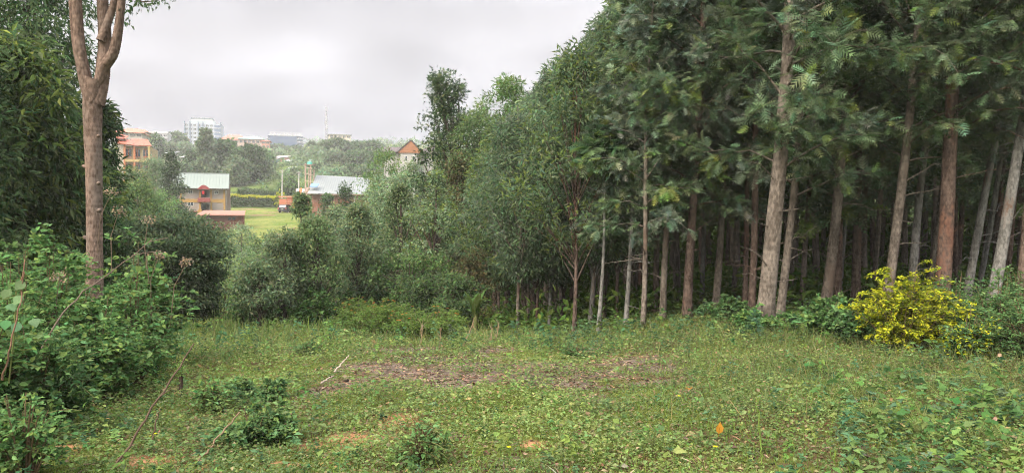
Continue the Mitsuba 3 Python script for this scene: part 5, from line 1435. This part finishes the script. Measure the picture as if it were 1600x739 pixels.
def parked_car():
    """A dark estate car seen from behind: body with cabin, windows, lamps, plate, wheels."""
    Y, u = 136.0, 441.0
    key = thing('parked_car', 'black car parked on the far lawn by the brick wall', 'car')
    x = X_at(u, Y)
    m = T().translate([x, Y, float(height(x, Y)) + 0.22]).rotate([0, 0, 1], -6)
    from shapely.geometry import Polygon

    def side(poly, w, inset=0.0):
        mm = trimesh.creation.extrude_polygon(Polygon(poly), w, engine='earcut')
        v = np.array(mm.vertices)
        return np.stack([v[:, 2] - w / 2, v[:, 0], v[:, 1]], -1), np.array(mm.faces)
    body = [(0, 0.35), (0.02, 0.85), (0.12, 0.98), (3.2, 1.0), (4.1, 0.88), (4.3, 0.6), (4.25, 0.35), (3.85, 0.3), (3.7, 0.55), (3.3, 0.55), (3.15, 0.3), (1.15, 0.3), (1.0, 0.55), (0.6, 0.55), (0.45, 0.3)]
    cabin = [(0.06, 0.98), (0.35, 1.50), (0.6, 1.58), (2.1, 1.58), (3.0, 1.0)]
    b = Soup().add(*side(body, 1.76), (0.012, 0.013, 0.016))
    part(key, 'body', {**b.ply('satin'), 'to_world': m})
    v, f = side(cabin, 1.66)
    v[:, 0] *= np.where(v[:, 2] > 1.3, 0.82, 1.0)
    part(key, 'cabin', {**Soup().add(v, f, (0.012, 0.013, 0.016)).ply('satin'), 'to_world': m})

    def sub(name, p, col, bs='matte', t=0.03):
        part(key, name, {**Soup().add(*slab(p, t), col).ply(bs), 'to_world': m})
    part(key, 'rear_window', {**Soup().add(*slab([[-0.68, 0.085, 1.06], [0.68, 0.085, 1.06], [0.58, 0.30, 1.45], [-0.58, 0.30, 1.45]], 0.03), (1, 1, 1)).ply('window_glass'), 'to_world': m})
    sub('number_plate', [[-0.26, -0.03, 0.62], [0.26, -0.03, 0.62], [0.26, -0.03, 0.74], [-0.26, -0.03, 0.74]], (0.4, 0.4, 0.36))
    sub('bumper', [[-0.88, -0.07, 0.34], [0.88, -0.07, 0.34], [0.88, -0.07, 0.52], [-0.88, -0.07, 0.52]], (0.05, 0.05, 0.055), 'satin', 0.08)
    for sx in (-1, 1):
        sub('tail_light', [[sx * 0.74 - 0.11, -0.02, 0.74], [sx * 0.74 + 0.11, -0.02, 0.74], [sx * 0.74 + 0.11, 0.03, 0.95], [sx * 0.74 - 0.11, 0.03, 0.95]], (0.35, 0.02, 0.02), 'satin')
        for y in (0.8, 3.5):
            c = trimesh.creation.cylinder(0.32, 0.2, sections=20)
            vv = np.array(c.vertices)[:, [2, 0, 1]] + [sx * 0.80, y, 0.10]
            w = part(key, 'wheel', {**Soup().add(vv, np.array(c.faces), (0.02, 0.02, 0.02)).ply('matte'), 'to_world': m})
            c = trimesh.creation.cylinder(0.19, 0.22, sections=14)
            part(w, 'rim', {**Soup().add(np.array(c.vertices)[:, [2, 0, 1]] + [sx * 0.80, y, 0.10], np.array(c.faces), (0.35, 0.35, 0.36)).ply('satin'), 'to_world': m})


parked_car()


def hedge(name, label, u0, u1, Y0, Y1, v0, v1, cols, top, seed, n=7000):
    rng = np.random.default_rng(seed)
    t = rng.random(n)
    Y = Y0 + (Y1 - Y0) * t
    x = X_at(u0 + (u1 - u0) * t, Y)
    h = rng.random(n) ** 0.7
    zb = height(x, Y)
    vt = v0 + (v1 - v0) * t
    H = Z_at(vt, Y) - zb
    P = np.stack([x, Y + rng.normal(0, 0.35, n), zb + H * h * (1 + 0.04 * np.sin(x * 1.7))], -1)
    C = np.where((h > 0.82)[:, None], tint(top, n, rng), tint(cols, n, rng))
    key = thing(name, label, 'hedge')
    part(key, 'foliage', Soup().add(*scatter(LEAF2, P, frames(rng.normal(0, 1, (n, 3)), rng, 0.5), rng.uniform(0.2, 0.42, (n, 1)) * [[1, 0.6, 1]], C)).ply('leaf'))
    st = Soup()
    for a in np.linspace(0.02, 0.98, 14):
        Yb = Y0 + (Y1 - Y0) * a
        xb = float(X_at(u0 + (u1 - u0) * a, Yb))
        z = float(height(xb, Yb))
        st.add(*tube(np.array([[xb, Yb, z - 0.1], [xb, Yb, z + 0.9]]), 0.05, 5), (0.1, 0.07, 0.05))
    part(key, 'stems', st.ply('matte'))


hedge('trimmed_hedge', 'trimmed hedge with a golden top along the far lawn', 352, 431, 148, 148, 303.5, 307.5, GREEN_DARK, [(0.40, 0.42, 0.04), (0.5, 0.48, 0.05)], 61)
hedge('rough_hedge', 'rough dark hedge behind the trimmed golden one', 372, 438, 156, 152, 293, 298, GREEN_DARK, GREEN_A, 62)
for u, Y, vt, hw, sd, label in ((437, 147, 293, 6, 71, 'yellow flowering bush at the hedge\'s right end'), (466, 141, 308, 7, 72, 'yellow bush before the brick wall')):
    shrub('yellow_shrub', label, 'bush', u, Y, vt, hw, YELLOW_IN, sd, tip=YELLOW, tip_share=0.42, leaves=900, ls=0.32, stems=12, sprig=0.35)


# ------------------------------------------------------------------ sticks, stalks and small things in the clearing
def stick(name, label, pts, r0, r1, col, twigs=(), cat='stick'):
    rng = np.random.default_rng(abs(hash(len(label))) % 999)
    pts = np.array(pts, float)
    s = np.linspace(0, 1, len(pts))
    q = np.linspace(0, 1, 16)
    p = np.stack([np.interp(q, s, pts[:, c]) for c in range(3)], -1)
    p[1:-1] += rng.normal(0, 0.006, (14, 3))
    key = thing(name, label, cat)
    part(key, 'stem', Soup().add(*tube(p, np.linspace(r0, r1, 16), 7, True, 0.12, 3), col).ply('matte', smooth=True))
    for t, d, L in twigs:
        a = np.array([np.interp(t, s, pts[:, c]) for c in range(3)])
        part(key, 'twig', Soup().add(*tube(curve_pts(a, unit(np.array(d, float)), L, 0.1, 5), np.linspace(r1, 0.003, 5), 5, True), col).ply('matte', smooth=True))
    return key


def pix(u, v, Y):
    return np.array([X_at(u, Y), Y, Z_at(v, Y)])


BR = (0.10, 0.07, 0.05)
b = ground_at(172, 739)
stick('dead_stick', 'long bare stick leaning up to the right out of the weeds', [pix(168, 745, 4.4), pix(215, 668, 4.6), pix(262, 598, 4.8), pix(301, 537, 5.0)], 0.009, 0.005, BR, [(0.55, (0.6, 0, 0.5), 0.10)])
stick('dead_stick', 'short stick standing beside the long leaning one', [pix(231, 698, 5.1), pix(238, 670, 5.15), pix(246, 640, 5.2)], 0.007, 0.004, BR)
stick('dead_stick', 'brown stick leaning against the nearer dark compact bush', [pix(306, 724, 4.65), pix(335, 688, 4.8), pix(372, 645, 5.0)], 0.008, 0.005, (0.20, 0.14, 0.09))
stick('dead_branch', 'long bent dead branch arching over the left bushes', [pix(62, 545, 6.0), pix(95, 490, 6.2), pix(130, 455, 6.4), pix(168, 430, 6.6), pix(205, 400, 6.7), pix(240, 372, 6.8)], 0.008, 0.004, (0.15, 0.115, 0.09), [(0.55, (-0.1, 0.0, 1.0), 0.75), (0.8, (0.9, 0, 0.25), 0.25), (0.95, (0.9, 0, 0.3), 0.2)], 'branch')
stick('dead_branch', 'reddish dry stem rising at the left edge', [pix(0, 595, 5.0), pix(14, 540, 5.0), pix(30, 470, 5.05), pix(38, 405, 5.1)], 0.007, 0.004, (0.22, 0.13, 0.09), [(0.8, (0.2, 0, 1.0), 0.1)], 'branch')
stick('dead_stick', 'grey stick lying slanted in the far left clearing', [pix(521, 582, 8.0), pix(532, 570, 8.1), pix(544, 556, 8.2)], 0.012, 0.007, (0.36, 0.30, 0.24))
stick('dead_stick', 'pale stick lying along the cleared ground at left', [pix(500, 600, 7.4), pix(520, 588, 7.6)], 0.010, 0.008, (0.3, 0.25, 0.2))
stick('weed_stalk', 'tall green single stalk standing in the lower right weeds', [pix(1193, 728, 4.55), pix(1190, 680, 4.58), pix(1184, 622, 4.6)], 0.006, 0.004, (0.12, 0.18, 0.04), [(0.9, (0.3, 0, 1), 0.06), (0.8, (-0.3, 0, 1), 0.05)], 'plant')

# the small stump like sapling beside the leaning stick
b = ground_at(280, 622)
key = thing('sapling_stump', 'little dark post sprouting fresh leaves in the left clearing', 'stump')
part(key, 'post', Soup().add(*tube(np.array([b - [0, 0, 0.05], b + [0.0, 0, 0.12], b + [0.004, 0, 0.24]]), np.array([0.022, 0.019, 0.018]), 9, True, 0.1), (0.07, 0.05, 0.04)).ply('matte', smooth=True))
rng = np.random.default_rng(3)
P = b + np.array([0, 0, 0.28]) + rng.normal(0, 0.04, (90, 3)) * [0.8, 0.8, 1.6]
part(key, 'foliage', Soup().add(*scatter(LEAF, P, frames(rng.normal(0, 1, (90, 3)) + [0, 0, 0.4], rng, 0.4), rng.uniform(0.03, 0.06, (90, 1)) * [[1, 0.45, 1]], tint(BUSH_TIP, 90, rng))).ply('leaf'))

# dry maize stalks at the far edge of the clearing
rng = np.random.default_rng(9)
for i, (u, vb, vt, du, Y, label) in enumerate([(656, 526, 504, 4, 11.8, 'dry straw coloured stalk clump left of its group'), (686, 532, 512, 2, 11.2, 'short dry stalk clump behind the brown strip'),
                                               (722, 532, 502, 18, 11.4, 'dry stalk leaning right, tallest of the group'), (765, 530, 512, 4, 11.6, 'dry stalk clump right of the leaning stalk'), (772, 522, 505, 8, 12.2, 'small pale stalk at the right end of the dry group')]):
    key = thing('dry_stalk', label, 'stalk')
    g = on_ground(u, Y)
    tip = np.array([X_at(u + du, Y), Y, Z_at(vt, Y)])
    part(key, 'stem', Soup().add(*tube(np.array([g - [0, 0, 0.03], (g + tip) / 2 + [0.01, 0, 0], tip]), np.array([0.008, 0.007, 0.004]), 6, True), (0.30, 0.23, 0.14)).ply('matte', smooth=True))
    n = 16
    t = rng.random(n)[:, None]
    D = np.stack([rng.normal(0, 0.35, n), rng.normal(0, 0.35, n), rng.choice([-1.0, 0.8], n)], -1)
    part(key, 'leaves', Soup().add(*scatter(BLADE, g + (tip - g) * t, frames(D, rng, 0.6), np.stack([rng.uniform(0.08, 0.20, n), np.full(n, 0.014), np.full(n, 0.15)], -1), tint([(0.26, 0.20, 0.12), (0.38, 0.30, 0.19)], n, rng))).ply('leaf'))

# banana plant at the far edge
key = thing('banana_plant', 'small banana plant with broad upright leaves beside the brown dry tree', 'plant')
g = on_ground(742, 16.2)
part(key, 'stem', Soup().add(*tube(np.array([g - [0, 0, 0.05], g + [0.02, 0, 0.5]]), np.array([0.07, 0.045]), 8, True), (0.12, 0.13, 0.05)).ply('matte', smooth=True))
for k in range(7):
    a = k * 2.4 + 0.4
    t = np.linspace(0, 1, 9)
    L = 0.85
    cx = g + np.stack([np.cos(a) * (0.34 * t ** 1.6) * L, np.sin(a) * 0.34 * t ** 1.6 * L, 0.35 + (0.85 * t - (0.08 + 0.05 * k) * t ** 3) * L], -1)
    side = np.array([-math.sin(a), math.cos(a), 0])
    w = 0.10 * np.sin(np.pi * np.clip(0.12 + 0.88 * t, 0, 1)) ** 0.7
    v = np.concatenate([cx - side * w[:, None] + [0, 0, 0.03], cx, cx + side * w[:, None] + [0, 0, 0.03]])
    f = []
    for r_ in (0, 9):
        for i in range(8):
            f += [[r_ + i, r_ + i + 1, r_ + i + 10], [r_ + i, r_ + i + 10, r_ + i + 9]]
    part(key, 'leaf', Soup().add(v, np.array(f), (0.09 + 0.02 * (k % 3), 0.17, 0.05)).ply('leaf', smooth=True))

# broad lobed weeds, each leaf its own part
def lobed_leaf(rng, L):
    a = np.linspace(-2.5, 2.5, 21)
    r = L * (0.30 + 0.46 * np.abs(np.cos(a * 1.25)) ** 1.3) * (1 - 0.10 * np.abs(a))
    v = np.vstack([[[0, 0, 0]], np.stack([0.35 * L + r * np.cos(a), r * np.sin(a), -0.12 * r + 0.02 * np.sin(a * 5) * L], -1)])
    v[0, 0] = 0.18 * L
    f = np.array([[0, i, i + 1] for i in range(1, 21)])
    return v, f


def lobed_weed(u, v, label, n, L, seed, cols):
    rng = np.random.default_rng(seed)
    g = ground_at(u, v)
    key = thing('broadleaf_weed', label, 'plant')
    st = Soup()
    st.add(*tube(np.array([g - [0, 0, 0.03], g + [0, 0, 0.10]]), 0.006, 6), (0.12, 0.14, 0.05))
    for k in range(int(n * 1.6)):
        az = k * 2.399 + rng.normal(0, 0.3)
        rr, hh = L * rng.uniform(0.5, 1.5), rng.uniform(0.08, 0.24) + 0.25 * L
        p = g + [math.cos(az) * rr, math.sin(az) * rr, hh]
        st.add(*tube(np.array([g + [0, 0, 0.04], (g + p) / 2 + [0, 0, 0.04], p]), 0.0028, 5), (0.14, 0.17, 0.06))
        R_ = frames(np.array([[math.cos(az), math.sin(az), -0.25]]), rng, 0.45)[0]
        lv, lf = lobed_leaf(rng, 0.72 * L * rng.uniform(0.6, 1.15))
        part(key, 'leaf', Soup().add(lv @ R_.T + p, lf, tint(cols, 1, rng)[0]).ply('leaf', smooth=True))
    part(key, 'stem', st.ply('matte', smooth=True))


WEEDC = [(0.065, 0.14, 0.040), (0.12, 0.21, 0.07)]
for i, (u, v, n, L, label) in enumerate([
        (1280, 590, 7, 0.10, 'lobed leaf weed farthest back in the right clearing'), (1340, 630, 9, 0.12, 'spreading lobed weed in the middle of the right weeds'), (1420, 612, 8, 0.12, 'lobed weed just below the yellow bush'),
        (1480, 640, 9, 0.13, 'large lobed weed right of centre in the weed patch'), (1540, 615, 8, 0.12, 'lobed weed below the green shrub wall'), (1570, 665, 9, 0.13, 'lobed weed near the right edge, middle height'),
        (1440, 690, 9, 0.10, 'lobed weed in the lower right, left of its neighbours'), (1530, 705, 10, 0.11, 'lobed weed in the lower right corner, lush'), (1360, 668, 8, 0.09, 'small bluish lobed weed in the right foreground'),
        (1590, 725, 8, 0.11, 'lobed weed touching the lower right corner'), (1300, 650, 7, 0.09, 'low bluish weed left of the weed patch'), (1500, 560, 7, 0.10, 'upright lobed weed before the green shrub'),
        (1020, 715, 8, 0.07, 'lobed weed at the bottom, right of the middle'), (880, 712, 7, 0.06, 'small lobed weed at the bottom middle'), (690, 725, 7, 0.06, 'bright small lobed weed at the bottom, left of the middle'),
        (60, 590, 8, 0.10, 'pale lobed weed in front of the left thicket'), (590, 635, 7, 0.06, 'small lobed weed beside the bare orange soil')]):
    lobed_weed(u, v, label, n, L, 900 + i, WEEDC)

# the big pale leaved twig over the left bush
key = thing('broadleaf_weed', 'weed with large pale heart shaped leaves above the left bushes', 'plant')
rng = np.random.default_rng(44)
st = Soup().add(*tube(np.array([pix(10, 600, 5.1), pix(20, 520, 5.1), pix(24, 455, 5.1)]), 0.006, 6), (0.14, 0.17, 0.06))
part(key, 'stem', st.ply('matte', smooth=True))
for u, v in ((12, 475), (34, 462), (8, 500), (30, 505), (50, 498), (14, 452), (38, 440)):
    p = pix(u, v, 5.08)
    R_ = frames(np.array([[rng.normal(0, 0.6), -0.5, -0.5]]), rng, 0.3, (0, -0.6, 0.8))[0]
    part(key, 'leaf', Soup().add((OVATE[0] * [0.085, 0.085, 0.085]) @ R_.T + p, OVATE[1], tint([(0.12, 0.22, 0.10), (0.16, 0.27, 0.12)], 1, rng)[0]).ply('leaf', smooth=True))


# single fallen leaves and yellow flowers
def loose_leaf(name, label, u, v, L, col, seed, lift=0.06, d=(0.15, -0.1, 1.0), cat='leaf'):
    rng = np.random.default_rng(seed)
    g = ground_at(u, v) + np.array([0, 0, lift])
    R_ = frames(np.array([d]), rng, 0.1, (0, -1.0, 0.3))[0]
    key = thing(name, label, cat)
    q = OVATE[0] * [L, L * 0.75, L]
    part(key, 'blade', Soup().add(q @ R_.T + g, OVATE[1], col).ply('leaf', smooth=True))
    part(key, 'stalk', Soup().add(*tube(np.array([[-0.3 * L, 0, 0], [0, 0, 0.002], [0.5 * L, 0, -0.01 * L]]) @ R_.T + g, 0.0015, 5, True), tuple(0.6 * np.array(col))).ply('matte'))


loose_leaf('fallen_leaf', 'orange yellow dead leaf standing upright in the weeds', 1125, 692, 0.085, (0.48, 0.23, 0.035), 1)
loose_leaf('fallen_leaf', 'orange leaf lying on the dark litter heap', 1072, 616, 0.08, (0.50, 0.24, 0.06), 2, 0.05, (1, 0.1, 0.1))
loose_leaf('fallen_leaf', 'pale pink dry leaf in the lower right weeds', 1556, 690, 0.05, (0.50, 0.32, 0.24), 3, 0.16, (1, 0.2, 0.1))
loose_leaf('fallen_leaf', 'dry tan leaf high in the weeds at right', 1562, 585, 0.06, (0.48, 0.33, 0.22), 4, 0.2, (0.8, 0.1, 0.5))
loose_leaf('fallen_leaf', 'pinkish dry leaf near the left bushes', 70, 672, 0.09, (0.55, 0.24, 0.14), 5, 0.06, (0.3, 0, 1))
loose_leaf('fallen_leaf', 'small yellow leaf in the right weed patch', 1402, 668, 0.06, (0.60, 0.42, 0.05), 6, 0.1, (1, 0, 0.1))


def flower(u, v, r, label, seed, lift=0.07, col=((0.75, 0.55, 0.02), (0.8, 0.62, 0.04))):
    rng = np.random.default_rng(seed)
    g = ground_at(u, v)
    key = thing('yellow_flower', label, 'flower')
    c = g + [0, 0, lift]
    part(key, 'stem', Soup().add(*tube(np.array([g - [0, 0, 0.01], c]), 0.002, 5), (0.1, 0.16, 0.04)).ply('matte'))
    az = np.arange(8) * 6.283 / 8
    D = np.stack([np.cos(az), np.sin(az), 0.3 + 0 * az], -1)
    part(key, 'petals', Soup().add(*scatter(LEAF2, np.repeat(c[None], 8, 0), frames(D, rng, 0.1), np.full((8, 1), r) * [[1, 0.55, 1]], tint(col, 8, rng, 0.03, 0.05))).ply('leaf'))


for i, (u, v, label) in enumerate([(228, 698, 'yellow flower left of the pair near the leaning stick'), (238, 694, 'yellow flower right of the pair near the leaning stick'), (795, 716, 'yellow flower at the bottom middle'),
                                   (620, 604, 'tiny yellow flower on the brown strip'), (1062, 632, 'yellow flower below the dark litter heap'), (1412, 660, 'yellow flower among the right weeds'), (1120, 716, 'yellow green bud flower below the orange leaf')]):
    flower(u, v, 0.022, label, 950 + i)

# dry flower heads above the left bushes
rng = np.random.default_rng(51)
for i, (u, v, Y, label) in enumerate([(176, 300, 8.6, 'dry cream flower head, topmost beside the tall trunk'), (186, 330, 8.4, 'dry cream flower heads half way up beside the trunk'), (232, 344, 8.2, 'dry pinkish flower head before the wide dull tree'),
                                      (292, 408, 8.0, 'dry pink flower head hanging at the bush edge'), (248, 398, 8.1, 'dry pale flower head left of the hanging one'), (92, 432, 6.8, 'dry cream flower head in the left bushes')]):
    key = thing('dry_flower_head', label, 'flower')
    c = pix(u, v, Y)
    n = 70
    P = c + rng.normal(0, 0.035, (n, 3)) * [1.3, 1, 0.8]
    part(key, 'blossom', Soup().add(*scatter(LEAF2, P, frames(rng.normal(0, 1, (n, 3)), rng, 0.5), rng.uniform(0.018, 0.035, (n, 1)) * [[1, 0.6, 1]], tint([(0.26, 0.19, 0.13), (0.40, 0.32, 0.23)], n, rng))).ply('leaf'))
    g = np.array([c[0] - 0.25 + 0.1 * (i % 3), Y + 0.1, c[2] - 0.75])
    part(key, 'stem', Soup().add(*tube(np.array([g, (g + c) / 2 + [-0.05, 0, 0.08], c]), np.array([0.006, 0.005, 0.003]), 5), (0.2, 0.15, 0.11)).ply('matte', smooth=True))

# ------------------------------------------------------------------ haze
if HAZE:
    scene['air'] = {'type': 'homogeneous', 'albedo': {'type': 'rgb', 'value': [0.95, 0.95, 0.95]}, 'sigma_t': HAZE}
    scene['camera']['medium'] = {'type': 'ref', 'id': 'air'}
    scene['haze'] = {'type': 'cube', 'to_world': T().translate([0, 0, 70]).scale([640, 640, 110]), 'bsdf': {'type': 'null'}, 'interior': {'type': 'ref', 'id': 'air'}}
    labels['haze'] = {'kind': 'stuff'}
